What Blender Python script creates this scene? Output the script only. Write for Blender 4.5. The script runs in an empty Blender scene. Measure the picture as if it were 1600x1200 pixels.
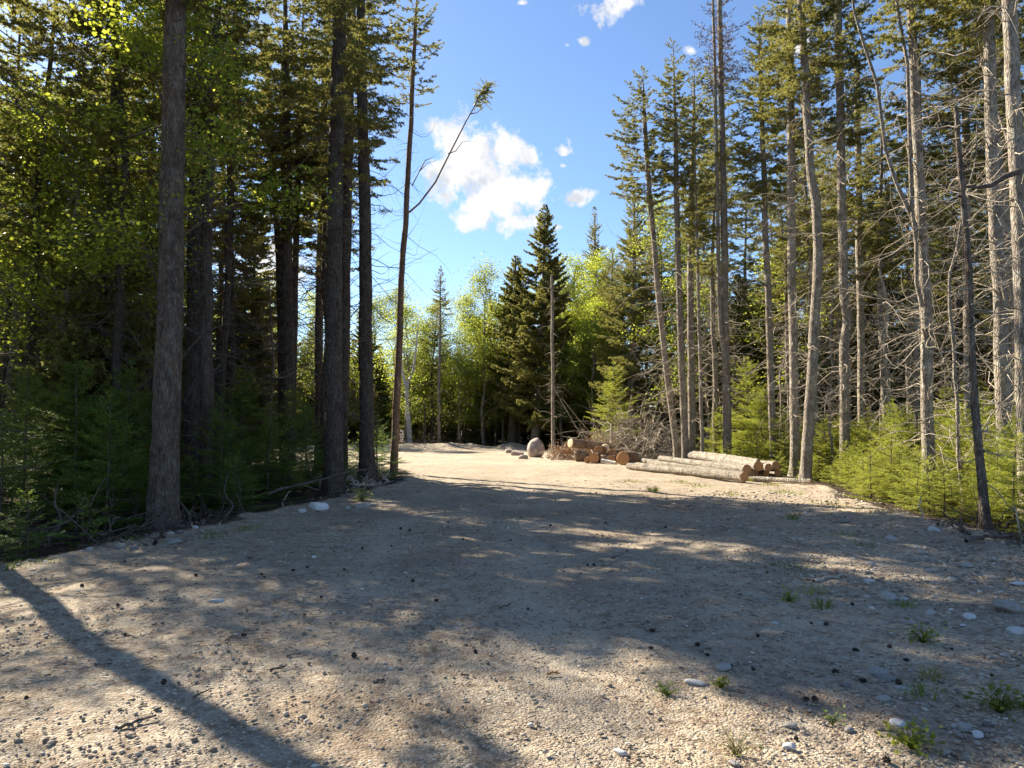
import bpy, math, numpy as np
PI = math.pi
rng = np.random.default_rng(11)
scene = bpy.context.scene
COL = scene.collection

# ------------------------------------------------------------------ camera numbers
F = 1155.6                       # focal length in pixels of the 1600 px wide picture
PITCH = math.radians(2.97)
CAM = np.array([0.0, 0.0, 1.6])
SUN_AZ, SUN_EL = math.radians(-46), math.radians(34)
SUNV = np.array([math.sin(SUN_AZ)*math.cos(SUN_EL), math.cos(SUN_AZ)*math.cos(SUN_EL), math.sin(SUN_EL)])

def ray(px, py):
    u, v = (px-800)/F, (600-py)/F
    c, s = math.cos(PITCH), math.sin(PITCH)
    return np.array([u, c - v*s, s + v*c])
def at(px, py, D):               # the point at depth D behind a picture point
    r = ray(px, py); return CAM + r*(D/r[1])
def to_px(p):
    d = np.asarray(p, float) - CAM
    c, s = math.cos(PITCH), math.sin(PITCH)
    f = d[1]*c + d[2]*s; v = -d[1]*s + d[2]*c
    if f < 0.2: return None
    return 800 + F*d[0]/f, 600 - F*v/f
def inframe(p, m=0):
    q = to_px(p)
    return q is not None and -m < q[0] < 1600+m and -m < q[1] < 1200+m

# ------------------------------------------------------------------ noise
def hash2(ix, iy, seed):
    h = (ix.astype(np.int64)*374761393 + iy.astype(np.int64)*668265263 + seed*1442695041) & 0xffffffff
    h = ((h ^ (h >> 13))*1274126177) & 0xffffffff
    return ((h ^ (h >> 16)) & 0xffff)/65535.0
def vnoise(x, y, seed=0):
    ix, iy = np.floor(x), np.floor(y); fx, fy = x-ix, y-iy
    fx = fx*fx*(3-2*fx); fy = fy*fy*(3-2*fy)
    a = hash2(ix, iy, seed); b = hash2(ix+1, iy, seed); c = hash2(ix, iy+1, seed); d = hash2(ix+1, iy+1, seed)
    return (a*(1-fx)+b*fx)*(1-fy) + (c*(1-fx)+d*fx)*fy
def fbm(x, y, seed=0, o=4):
    t = 0; a = .5; n = 0
    for k in range(o):
        t = t + a*(vnoise(x*2**k, y*2**k, seed+k*17)-.5)*2; n += a; a *= .5
    return t/n

# ------------------------------------------------------------------ terrain
OPEN = np.array([(-7.4,-60),(-6.6,4),(-5.7,7.6),(-5.25,9.3),(-4.55,12.2),(-4.0,14.0),(-3.35,17),(-2.95,20),(-3.2,23.4),(-6,27),(-10.5,32),
                 (-17,38),(-19,44),(-12,46.5),(-6,46),(-2,46.6),(1.5,45),(2.2,38),(4.2,32),(5.6,28),(7.7,22),(7.6,18.5),(7.0,15.5),(6.8,12.6),
                 (6.9,9.8),(7.6,7),(9,2),(10,-60)], float)
def sdf(x, y):                   # > 0 inside the gravel opening
    x = np.asarray(x, float); y = np.asarray(y, float)
    d = np.full(x.shape, 1e9); ins = np.zeros(x.shape, bool)
    n = len(OPEN)
    for i in range(n):
        ax, ay = OPEN[i]; bx, by = OPEN[(i+1) % n]
        ex, ey = bx-ax, by-ay; L2 = ex*ex+ey*ey
        t = np.clip(((x-ax)*ex+(y-ay)*ey)/L2, 0, 1)
        d = np.minimum(d, np.hypot(x-ax-t*ex, y-ay-t*ey))
        c = ((ay > y) != (by > y))
        with np.errstate(divide='ignore', invalid='ignore'):
            ins ^= c & (x < (bx-ax)*(y-ay)/(by-ay if by != ay else 1e-9)+ax)
    return np.where(ins, d, -d)
def sm(a, b, x):
    t = np.clip((x-a)/(b-a), 0, 1); return t*t*(3-2*t)
def terrain(x, y):
    x = np.asarray(x, float); y = np.asarray(y, float)
    s = sdf(x, y) + .35*fbm(x*.9, y*.9, 3, 3)
    h = .045*fbm(x*.33, y*.33, 5, 3) + .018*fbm(x*1.3, y*1.3, 9, 3)
    h = h + .03*sm(.0, 2.5, s)
    edge = np.exp(-(s/.45)**2)
    h = h + edge*(.05+.05*fbm(x*2.2, y*2.2, 21, 3))*np.where(y < 60, 1, 0)
    out = sm(.1, -1.2, s)
    h = h - out*.10*np.where(x < 0, 1.0, .5) + sm(-.5, -4, s)*.14*fbm(x*.6, y*.6, 31, 3)
    h = h + np.where(x > 3, sm(-1, -14, s)*.5, 0)
    # low spoil bank along the far side of the clearing
    m = np.exp(-((y-44.3+.6*fbm(x*.3, x*0+2, 41, 2))/1.1)**2)*sm(-16, -9, x)*sm(2.5, 0, x)
    h = h + m*(.22+.28*fbm(x*.8, y*.8, 43, 4))
    return h
def tz(x, y): return float(terrain(np.array([x]), np.array([y]))[0])
def ground(px, py):              # where a picture point meets the ground
    r = ray(px, py); z = 0.0
    for _ in range(6):
        t = (z-CAM[2])/r[2]; p = CAM + r*t; z = tz(p[0], p[1])
    return np.array([p[0], p[1], z])

# ------------------------------------------------------------------ materials
class NT:
    def __init__(s, name):
        s.m = bpy.data.materials.new(name); s.m.use_nodes = True
        s.t = s.m.node_tree; s.t.nodes.clear()
    def n(s, typ, **kw):
        nd = s.t.nodes.new(typ)
        for k, v in kw.items():
            if k.startswith('_'): setattr(nd, k[1:], v)
            else:
                key = int(k[1:]) if (k[0] == 'i' and k[1:].isdigit()) else k.replace('__', ' ')
                if hasattr(v, 'is_output') or isinstance(v, bpy.types.NodeSocket): s.t.links.new(v, nd.inputs[key])
                else: nd.inputs[key].default_value = v
        return nd
    def mix(s, f, a, b, mode='MIX'):
        nd = s.t.nodes.new('ShaderNodeMix'); nd.data_type = 'RGBA'; nd.blend_type = mode
        for sock, v in ((nd.inputs[0], f), (nd.inputs[6], a), (nd.inputs[7], b)):
            if isinstance(v, bpy.types.NodeSocket): s.t.links.new(v, sock)
            elif isinstance(v, (int, float)): sock.default_value = v
            else: sock.default_value = (*v, 1) if len(v) == 3 else v
        return nd.outputs[2]
    def math(s, op, a, b=0.0, c=False):
        nd = s.t.nodes.new('ShaderNodeMath'); nd.operation = op; nd.use_clamp = c
        for i, v in enumerate((a, b)):
            if isinstance(v, bpy.types.NodeSocket): s.t.links.new(v, nd.inputs[i])
            else: nd.inputs[i].default_value = v
        return nd.outputs[0]
    def ramp(s, f, stops):
        nd = s.t.nodes.new('ShaderNodeValToRGB'); cr = nd.color_ramp
        while len(cr.elements) < len(stops): cr.elements.new(.5)
        for e, (p, c) in zip(cr.elements, stops):
            e.position = p; e.color = (*c, 1) if not isinstance(c, (int, float)) else (c, c, c, 1)
        s.t.links.new(f, nd.inputs[0]); return nd.outputs[0]
    def out(s, sh):
        o = s.t.nodes.new('ShaderNodeOutputMaterial'); s.t.links.new(sh, o.inputs[0]); return s.m
    def coord(s, scale=(1, 1, 1), kind='Object'):
        tc = s.t.nodes.new('ShaderNodeTexCoord'); mp = s.t.nodes.new('ShaderNodeMapping')
        mp.inputs['Scale'].default_value = scale; s.t.links.new(tc.outputs[kind], mp.inputs[0]); return mp.outputs[0]
    def noise(s, v, sc, det=4, rough=.55):
        nd = s.n('ShaderNodeTexNoise', Vector=v, Scale=sc, Detail=det, Roughness=rough); return nd.outputs[0]
    def bump(s, h, strength=.5, dist=.02):
        return s.n('ShaderNodeBump', Height=h, Strength=strength, Distance=dist).outputs[0]

def foliage(name, dark, light, trans, tr_mix=.35, rough=.55, var=.35):
    n = NT(name)
    at_ = n.n('ShaderNodeAttribute', _attribute_name='tint').outputs['Fac']
    oi = n.n('ShaderNodeObjectInfo').outputs['Random']
    c = n.mix(at_, dark, light)
    hs = n.n('ShaderNodeHueSaturation', Color=c, Hue=n.math('ADD', .5-.02*var, n.math('MULTIPLY', oi, .04*var)), Value=n.math('ADD', 1-var*.5, n.math('MULTIPLY', oi, var)))
    p = n.n('ShaderNodeBsdfPrincipled', Roughness=rough); n.t.links.new(hs.outputs[0], p.inputs['Base Color'])
    p.inputs['Specular IOR Level'].default_value = .3
    tc = n.mix(at_, [v*.75 for v in trans], trans)
    t = n.n('ShaderNodeBsdfTranslucent', Color=tc)
    mx = n.n('ShaderNodeMixShader', Fac=tr_mix); n.t.links.new(p.outputs[0], mx.inputs[1]); n.t.links.new(t.outputs[0], mx.inputs[2])
    return n.out(mx.outputs[0])
M = {}
M['spruce'] = foliage('spruce_needles', (.08, .088, .03), (.28, .26, .08), (.38, .36, .085), .42)
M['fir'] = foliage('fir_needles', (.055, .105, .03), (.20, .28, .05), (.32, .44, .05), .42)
M['firlit'] = foliage('sunlit_fir_needles', (.09, .13, .028), (.50, .49, .10), (.54, .58, .07), .40)  # same fir needles as above, with the sunlit yellow put into the colour
M['leaf'] = foliage('maple_leaves', (.045, .085, .018), (.15, .19, .03), (.60, .66, .07), .56, .45)
M['leaf2'] = foliage('birch_leaves', (.06, .10, .02), (.19, .22, .04), (.50, .55, .07), .5, .45)
M['dry'] = foliage('dry_foliage', (.17, .08, .035), (.42, .22, .09), (.3, .14, .05), .2)
M['deadneedle'] = foliage('dead_needles', (.10, .06, .045), (.20, .115, .085), (.14, .08, .05), .15)
M['grass'] = foliage('grass_blades', (.06, .10, .02), (.20, .25, .05), (.28, .36, .05), .35)
M['strawgrass'] = foliage('straw_grass', (.22, .19, .06), (.42, .38, .14), (.3, .3, .08), .3)

def bark(name, c0, c1, c2, zs=.30, sc=46, bump=.8, lichen=None):
    n = NT(name)
    v = n.coord((1, 1, zs))
    vo = n.n('ShaderNodeTexVoronoi', Vector=v, Scale=sc); vo.feature = 'F1'
    no = n.noise(v, sc*.35, 5, .65)
    fine = n.noise(n.coord((1, 1, .6)), sc*3.2, 3, .6)
    f = n.math('ADD', n.math('MULTIPLY', no, .75), n.math('MULTIPLY', fine, .35))
    c = n.ramp(f, [(.32, c0), (.55, c1), (.78, c2)])
    if lichen:
        lm = n.ramp(n.noise(n.coord(), 5.5, 6, .7), [(.52, 0.0), (.64, 1.0)])
        c = n.mix(n.math('MULTIPLY', lm, .7), c, lichen)
    big = n.noise(n.coord((1, 1, .5)), 4.5, 5, .65)
    c = n.mix(1.0, c, n.ramp(big, [(.3, (.62, .60, .58)), (.5, (1, 1, 1)), (.72, (1.18, 1.1, 1.0))]), 'MULTIPLY')
    crack = n.ramp(vo.outputs['Distance'], [(.25, 1.0), (.7, .6)])
    c = n.mix(1.0, c, crack, 'MULTIPLY')
    oi = n.n('ShaderNodeObjectInfo').outputs['Random']
    hs = n.n('ShaderNodeHueSaturation', Color=c, Value=n.math('ADD', .85, n.math('MULTIPLY', oi, .3)))
    h = n.math('SUBTRACT', f, n.math('MULTIPLY', vo.outputs['Distance'], .9))
    p = n.n('ShaderNodeBsdfPrincipled', Roughness=.9, Normal=n.bump(h, bump, .05))
    p.inputs['Specular IOR Level'].default_value = .2
    n.t.links.new(hs.outputs[0], p.inputs['Base Color'])
    return n.out(p.outputs[0])
M['bark'] = bark('spruce_bark', (.085, .06, .044), (.20, .15, .112), (.36, .29, .23), sc=40, bump=1.0, lichen=(.31, .285, .235))
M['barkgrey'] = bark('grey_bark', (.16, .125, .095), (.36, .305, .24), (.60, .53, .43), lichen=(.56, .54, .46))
M['barkdark'] = bark('shaded_spruce_bark', (.06, .045, .035), (.125, .095, .075), (.23, .19, .155), lichen=(.19, .185, .15), bump=1.0)  # spruce bark darkened: the shade of the left wood is in the colour
M['barkpole'] = bark('pole_bark', (.17, .10, .06), (.30, .19, .12), (.42, .31, .22))
M['twig'] = bark('dead_wood', (.30, .25, .19), (.55, .47, .365), (.74, .66, .54), zs=1, sc=40, bump=.3)
M['twigdark'] = bark('dark_twigs', (.075, .06, .05), (.15, .12, .10), (.25, .21, .18), zs=1, sc=40, bump=.3)
M['birch'] = bark('birch_bark', (.45, .42, .38), (.62, .60, .56), (.78, .76, .72), zs=2.5, sc=9, bump=.2)
M['logbark'] = bark('log_bark', (.13, .10, .075), (.42, .37, .295), (.74, .69, .59), zs=1, sc=24, bump=1.0)
M['logdark'] = bark('dark_log_bark', (.13, .085, .055), (.27, .18, .115), (.42, .32, .23), zs=.5, sc=22, bump=.8)

def cutmat(name, a, b, edge):
    n = NT(name)
    v = n.coord(); sp = n.n('ShaderNodeSeparateXYZ', Vector=v)
    r = n.math('SQRT', n.math('ADD', n.math('POWER', sp.outputs[1], 2.0), n.math('POWER', sp.outputs[2], 2.0)))
    nz = n.noise(v, 14, 3)
    w = n.math('SINE', n.math('MULTIPLY', n.math('ADD', r, n.math('MULTIPLY', nz, .03)), 330.0))
    c = n.mix(n.math('MULTIPLY', n.math('ADD', w, 1.0), .3), a, b)
    c = n.mix(n.math('MULTIPLY', n.noise(v, 7, 4, .7), .7), c, edge)
    p = n.n('ShaderNodeBsdfPrincipled', Roughness=.85, Normal=n.bump(nz, .3, .01)); n.t.links.new(c, p.inputs['Base Color'])
    return n.out(p.outputs[0])
M['cutbrown'] = cutmat('aged_shaded_cut_wood', (.52, .27, .11), (.38, .19, .075), (.22, .12, .06))  # aged wood, browner: the shade on camera-facing ends is in the colour
M['cutpale'] = cutmat('fresh_sunlit_cut_wood', (.78, .62, .40), (.66, .49, .28), (.52, .36, .19))  # fresh wood, paler: the sunlight on left-facing ends is in the colour
M['cutgrey'] = cutmat('weathered_cut_wood', (.48, .33, .20), (.36, .24, .14), (.24, .16, .10))

def stonemat(name, a, b, c_, sc=6, speck=60):
    n = NT(name); v = n.coord()
    oi = n.n('ShaderNodeObjectInfo').outputs['Random']
    f = n.noise(v, sc, 6, .65)
    c = n.ramp(f, [(.3, a), (.55, b), (.75, c_)])
    s = n.ramp(n.noise(v, speck, 2), [(.40, .55), (.52, 1.0)])
    c = n.mix(.8, c, s, 'MULTIPLY')
    hs = n.n('ShaderNodeHueSaturation', Color=c, Value=n.math('ADD', .7, n.math('MULTIPLY', oi, .5)))
    p = n.n('ShaderNodeBsdfPrincipled', Roughness=.85, Normal=n.bump(n.math('ADD', f, n.math('MULTIPLY', n.noise(v, speck, 3), .3)), .5, .02))
    n.t.links.new(hs.outputs[0], p.inputs['Base Color']); return n.out(p.outputs[0])
M['granite'] = stonemat('pink_granite', (.24, .19, .16), (.40, .33, .285), (.55, .48, .43))
M['stone'] = stonemat('grey_stone', (.25, .225, .195), (.40, .365, .32), (.57, .53, .475), 9, 90)
M['stonelight'] = stonemat('pale_stone', (.50, .49, .47), (.68, .67, .65), (.80, .79, .77), 9, 70)
M['stonedark'] = stonemat('dark_stone', (.12, .11, .10), (.22, .20, .18), (.32, .30, .27), 9, 70)
def plain(name, c, rough=.9):
    n = NT(name); v = n.coord()
    cc = n.mix(n.noise(v, 25, 4, .7), [x*.5 for x in c], [x*1.3 for x in c])
    p = n.n('ShaderNodeBsdfPrincipled', Roughness=rough); n.t.links.new(cc, p.inputs['Base Color']); return n.out(p.outputs[0])
M['cone'] = plain('spruce_cone', (.055, .036, .026))
M['litter'] = plain('needle_litter', (.22, .13, .08))

def ground_material():
    n = NT('gravel_and_forest_floor')
    v = n.coord()
    fo = n.n('ShaderNodeAttribute', _attribute_name='forest').outputs['Fac']
    wear = n.n('ShaderNodeAttribute', _attribute_name='wear').outputs['Fac']
    g1 = n.noise(v, 75, 3, .7); g2 = n.noise(v, 18, 4, .65); g3 = n.noise(v, .8, 5, .6); g4 = n.noise(v, 4.5, 5, .6)
    vo = n.n('ShaderNodeTexVoronoi', Vector=v, Scale=62.0); cell = vo.outputs['Color']
    sep = n.n('ShaderNodeSeparateColor', Color=cell).outputs[0]
    vo2 = n.n('ShaderNodeTexVoronoi', Vector=v, Scale=21.0)
    sep2 = n.n('ShaderNodeSeparateColor', Color=vo2.outputs['Color']).outputs[0]
    base = n.ramp(g1, [(.25, (.22, .172, .12)), (.5, (.41, .34, .24)), (.75, (.58, .495, .365))])
    stones = n.ramp(sep, [(.0, (.20, .158, .115)), (.45, (.425, .35, .255)), (.85, (.55, .47, .365)), (1.0, (.64, .575, .48))])
    c = n.mix(n.ramp(sep, [(.35, .25), (.75, .75)]), base, stones)
    # finer, paler worn lanes and coarser grey gravel
    c = n.mix(n.math('MULTIPLY', wear, .7), c, (.56, .475, .36))
    c = n.mix(n.math('MULTIPLY', n.ramp(g3, [(.45, 0.0), (.65, 1.0)]), .35), c, (.35, .32, .28))
    # reddish needle litter drifting over the gravel
    lit = n.math('MULTIPLY', n.ramp(g4, [(.42, 0.0), (.62, 1.0)]), n.ramp(g2, [(.36, 0.0), (.58, 1.0)]))
    drift = n.n('ShaderNodeAttribute', _attribute_name='drift').outputs['Fac']
    lit = n.math('MULTIPLY', lit, n.math('SUBTRACT', 1.0, n.math('MULTIPLY', wear, .75)))
    lit = n.math('MAXIMUM', lit, n.math('MULTIPLY', drift, n.ramp(g2, [(.3, 0.0), (.5, 1.0)])))
    c = n.mix(n.math('MULTIPLY', lit, .66), c, (.20, .13, .085))
    specks = n.ramp(sep2, [(.93, 0.0), (.95, 1.0)])
    c = n.mix(n.math('MULTIPLY', specks, n.math('MULTIPLY', g2, .9)), c, (.09, .07, .055))
    # forest floor
    ff = n.ramp(n.math('ADD', n.math('MULTIPLY', g2, .5), n.math('MULTIPLY', g1, .5)), [(.3, (.018, .012, .009)), (.5, (.06, .042, .03)), (.72, (.15, .11, .075))])
    moss = n.ramp(g4, [(.52, 0.0), (.66, 1.0)])
    ff = n.mix(n.math('MULTIPLY', moss, .45), ff, (.06, .075, .02))
    fm = n.ramp(n.math('ADD', fo, n.math('MULTIPLY', n.math('SUBTRACT', g2, .5), .7)), [(.42, 0.0), (.6, 1.0)])
    c = n.mix(fm, c, ff)
    h = n.math('ADD', n.math('MULTIPLY', n.math('SUBTRACT', 1.0, vo.outputs['Distance']), .5), n.math('ADD', n.math('MULTIPLY', g1, .6), n.math('MULTIPLY', g2, 1.2)))
    c = n.n('ShaderNodeHueSaturation', Color=c, Saturation=1.06, Value=n.ramp(n.noise(v, .55, 4, .6), [(.35, .86), (.65, 1.1)])).outputs[0]
    p = n.n('ShaderNodeBsdfPrincipled', Roughness=.95, Normal=n.bump(h, .8, .03))
    p.inputs['Specular IOR Level'].default_value = .15
    n.t.links.new(c, p.inputs['Base Color'])
    return n.out(p.outputs[0])
M['ground'] = ground_material()

# ------------------------------------------------------------------ mesh building
def mesh(name, V, tris=None, quads=None, mat=None, tint=None, smooth=True, attrs=None):
    V = np.asarray(V, np.float32).reshape(-1, 3)
    me = bpy.data.meshes.new(name)
    me.vertices.add(len(V)); me.vertices.foreach_set('co', V.ravel())
    lp, st = [], []; off = 0
    if tris is not None and len(tris):
        t = np.asarray(tris, np.int32).reshape(-1, 3); lp.append(t.ravel()); st.append(np.arange(len(t), dtype=np.int32)*3); off = t.size
    if quads is not None and len(quads):
        q = np.asarray(quads, np.int32).reshape(-1, 4); lp.append(q.ravel()); st.append(off+np.arange(len(q), dtype=np.int32)*4)
    lp = np.concatenate(lp); st = np.concatenate(st)
    me.loops.add(len(lp)); me.loops.foreach_set('vertex_index', lp)
    me.polygons.add(len(st)); me.polygons.foreach_set('loop_start', st)
    if smooth: me.polygons.foreach_set('use_smooth', np.ones(len(st), bool))
    at_ = dict(attrs or {})
    if tint is not None: at_['tint'] = tint
    for k, a in at_.items():
        la = me.attributes.new(k, 'FLOAT', 'POINT'); la.data.foreach_set('value', np.asarray(a, np.float32))
    me.update(calc_edges=True)
    if mat: me.materials.append(M[mat])
    return me
def obj(name, me, parent=None, loc=None, rot=None, scale=None):
    o = bpy.data.objects.new(name, me); COL.objects.link(o)
    if parent: o.parent = parent
    if loc is not None: o.location = [float(v) for v in loc]
    if rot is not None: o.rotation_euler = rot
    if scale is not None: o.scale = scale if hasattr(scale, '__len__') else (scale,)*3
    return o
def tag(o, label, cat, group=None, kind=None):
    if label: o['label'] = label
    if cat: o['category'] = cat
    if group: o['group'] = group
    if kind: o['kind'] = kind
    return o
def empty(name, loc, rz=0):
    o = bpy.data.objects.new(name, None); COL.objects.link(o); o.location = [float(v) for v in loc]; o.rotation_euler.z = rz
    o.empty_display_size = .2; return o
def copy_tree(o, loc, rz=0, scale=1.0, rx=0, ry=0):
    c = o.copy(); COL.objects.link(c); c.location = [float(v) for v in loc]; c.rotation_euler = (rx, ry, rz)
    c.scale = scale if hasattr(scale, '__len__') else (scale,)*3
    for ch in list(o.children):
        d = ch.copy(); COL.objects.link(d); d.parent = c
    return c

def unit(v): return v/np.maximum(np.linalg.norm(v, axis=-1, keepdims=True), 1e-9)
class Geo:                       # collects geometry for one mesh
    def __init__(s): s.V=[]; s.T=[]; s.Q=[]; s.A=[]; s.n=0
    def add(s, V, tris=None, quads=None, tint=None):
        V = np.asarray(V, np.float32).reshape(-1, 3)
        if tris is not None: s.T.append(np.asarray(tris)+s.n)
        if quads is not None: s.Q.append(np.asarray(quads)+s.n)
        s.V.append(V); s.A.append(np.zeros(len(V)) if tint is None else np.broadcast_to(tint, (len(V),))); s.n += len(V)
    def build(s, name, mat, smooth=True):
        if not s.V: return None
        return mesh(name, np.concatenate(s.V), np.concatenate(s.T) if s.T else None, np.concatenate(s.Q) if s.Q else None, mat, np.concatenate(s.A), smooth)
def tubes(P, R, k=4, rough=None):
    P = np.asarray(P, float); R = np.asarray(R, float)
    n, m, _ = P.shape
    T = unit(np.gradient(P, axis=1))
    ref = np.where(np.abs(T[..., 2:3]) > .92, np.array([1., 0, 0]), np.array([0, 0, 1.]))
    A = unit(np.cross(T, ref)); B = np.cross(T, A)
    th = np.arange(k)*2*PI/k
    RR = R[:, :, None]*np.ones(k)
    if rough is not None: RR = RR*rough(P, th)
    V = P[:, :, None, :] + RR[..., None]*(A[:, :, None, :]*np.cos(th)[:, None] + B[:, :, None, :]*np.sin(th)[:, None])
    idx = np.arange(n*m*k).reshape(n, m, k)
    a = idx[:, :-1, :]; b = np.roll(a, -1, 2); d = idx[:, 1:, :]; c = np.roll(d, -1, 2)
    return V.reshape(-1, 3), np.stack([a, b, c, d], -1).reshape(-1, 4)
def needles(S, D, L, spacing, nlen, nwid, flat, rng, per=1, tint=None, fwd=.55):
    """needle tufts as thin triangles along shoots starting at S, direction D, length L"""
    cnt = np.maximum(2, np.ceil(L/spacing)).astype(int)*per
    idx = np.repeat(np.arange(len(S)), cnt)
    first = np.repeat(np.cumsum(cnt)-cnt, cnt)
    t = (np.arange(len(idx))-first + rng.random(len(idx))*.8)/np.repeat(cnt, cnt)
    d = D[idx]; P = S[idx] + d*(L[idx]*t)[:, None]
    ref = np.where(np.abs(d[:, 2:3]) > .95, np.array([1., 0, 0]), np.array([0, 0, 1.]))
    A = unit(np.cross(d, ref)); B = np.cross(A, d)
    if flat: phi = (np.arange(len(idx)) % 2)*PI + rng.normal(0, .45, len(idx))
    else: phi = rng.random(len(idx))*2*PI
    rad = A*np.cos(phi)[:, None] + B*np.sin(phi)[:, None]
    al = fwd + rng.normal(0, .12, len(idx))
    nd = d*np.cos(1-al+.35)[:, None]*.8 + rad*np.sin(1-al+.35)[:, None]
    ln = nlen*rng.uniform(.65, 1.15, len(idx))*(1-.35*t)
    w = d*(nwid*.5)
    V = np.stack([P-w, P+w, P+nd*ln[:, None]], 1).reshape(-1, 3)
    tt = rng.random(len(S))*.6 if tint is None else tint
    tv = np.clip(tt[idx] + .35*t**2 + rng.normal(0, .08, len(idx)), 0, 1)
    return V, np.arange(len(V)).reshape(-1, 3), np.repeat(tv, 3)

class Axis:                      # a trunk line: points by height
    def __init__(s, pts, rad):
        s.p = np.asarray(pts, float); s.r = np.asarray(rad, float); s.z = s.p[:, 2]
    def pos(s, z):
        z = np.asarray(z, float); return np.stack([np.interp(z, s.z, s.p[:, 0]), np.interp(z, s.z, s.p[:, 1]), z], -1)
    def rad(s, z): return np.interp(z, s.z, s.r)
def smooth_axis(pts, rad, step, rng, wob=.02):
    pts = np.asarray(pts, float); rad = np.asarray(rad, float)
    zz = np.arange(pts[0, 2], pts[-1, 2]+step*.5, step)
    x = np.interp(zz, pts[:, 2], pts[:, 0]); y = np.interp(zz, pts[:, 2], pts[:, 1]); r = np.interp(zz, pts[:, 2], rad)
    k = max(3, int(.9/step)) | 1; ker = np.hanning(k+2)[1:-1]; ker /= ker.sum()
    f = lambda a: np.convolve(np.pad(a-np.linspace(a[0], a[-1], len(a)), k//2, mode='constant'), ker, 'valid') + np.linspace(a[0], a[-1], len(a))
    if len(zz) > k+2: x, y = f(x), f(y)
    s = rng.integers(0, 999)
    x = x + wob*fbm(zz*.5, zz*0+s, 1, 3)*np.minimum(1, (zz-zz[0])); y = y + wob*fbm(zz*.5, zz*0+s+9, 2, 3)*np.minimum(1, (zz-zz[0]))
    return Axis(np.stack([x, y, zz], -1), r)
def trunk_mesh(ax, sides, rng, mat, rough=.06, flare=.45):
    s = int(rng.integers(0, 9999)); z0 = ax.z[0]
    def rf(P, th):
        z = P[..., 2][..., None]; t = th[None, None, :]
        u = np.cos(t)*1.7+s; v = np.sin(t)*1.7
        w = fbm(u+0*z, v+z*1.1, s % 97, 3)*rough*1.2 + fbm(u*3+0*z, v*3+z*5, s % 89, 3)*rough*1.2
        fl = flare*np.exp(-(z-z0)/.28)*(1+.5*np.cos(3*t+s)+.3*np.cos(5*t+2*s))
        return 1+w+fl
    P = ax.p.copy(); P[0, 2] -= .15
    V, Q = tubes(P[None], ax.r[None], sides, rf)
    return V, Q

def branches_dead(ax, za, zb, n, lmax, rng, rbase=.0145, hook=.5, side=None, droop=.12, sub=4):
    z = rng.uniform(za, zb, n); az = rng.uniform(0, 2*PI, n)
    if side is not None: az = side + rng.normal(0, .9, n)
    L = lmax*rng.uniform(.15, 1, n)**1.3
    hor = np.stack([np.cos(az), np.sin(az), 0*az], -1); s = np.linspace(0, 1, 7)
    sid = np.stack([-np.sin(az), np.cos(az), 0*az], -1)
    el = rng.normal(0, .38, n); cv = rng.normal(-droop*3.2, .5, n); wv = rng.normal(0, .42, n); ph = rng.random(n)*6
    base = ax.pos(z)
    P = base[:, None] + hor[:, None]*(L[:, None, None]*s[None, :, None]*np.cos(el)[:, None, None])
    zz = L[:, None]*(s*np.sin(el)[:, None] + cv[:, None]*s**2*.7 + hook*rng.uniform(0, 1, n)[:, None]*s**4 + .05*np.sin(s*8+ph[:, None]))
    P[..., 2] += zz
    P += sid[:, None]*(L[:, None]*(wv[:, None]*s**2 + .06*np.sin(s*6+ph[:, None]*2)))[..., None]
    R = (rbase*(.45+.55*L/lmax))[:, None]*(1-.82*s)
    V, Q = tubes(P, R, 4)
    out = [(V, Q)]
    if sub:
        k = n*sub; bi = np.repeat(np.arange(n), sub); si = rng.integers(2, 6, k)
        st = P[bi, si]; d = unit(P[bi, si+1]-P[bi, si]); sg = rng.choice([-1, 1], k)
        dd = unit(d*.6 + sid[bi]*sg[:, None]*.8 + rng.normal(0, .3, (k, 3)) + np.array([0, 0, -.15]))
        l2 = L[bi]*rng.uniform(.12, .4, k); s2 = np.linspace(0, 1, 4)
        P2 = st[:, None] + dd[:, None]*(l2[:, None]*s2)[..., None]; P2[..., 2] += -(l2[:, None]*.25*s2**2)*rng.uniform(-1, 1.4, k)[:, None]
        V2, Q2 = tubes(P2, (R[bi, si]*.6)[:, None]*(1-.8*s2), 3); out.append((V2, Q2))
    return out

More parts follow.
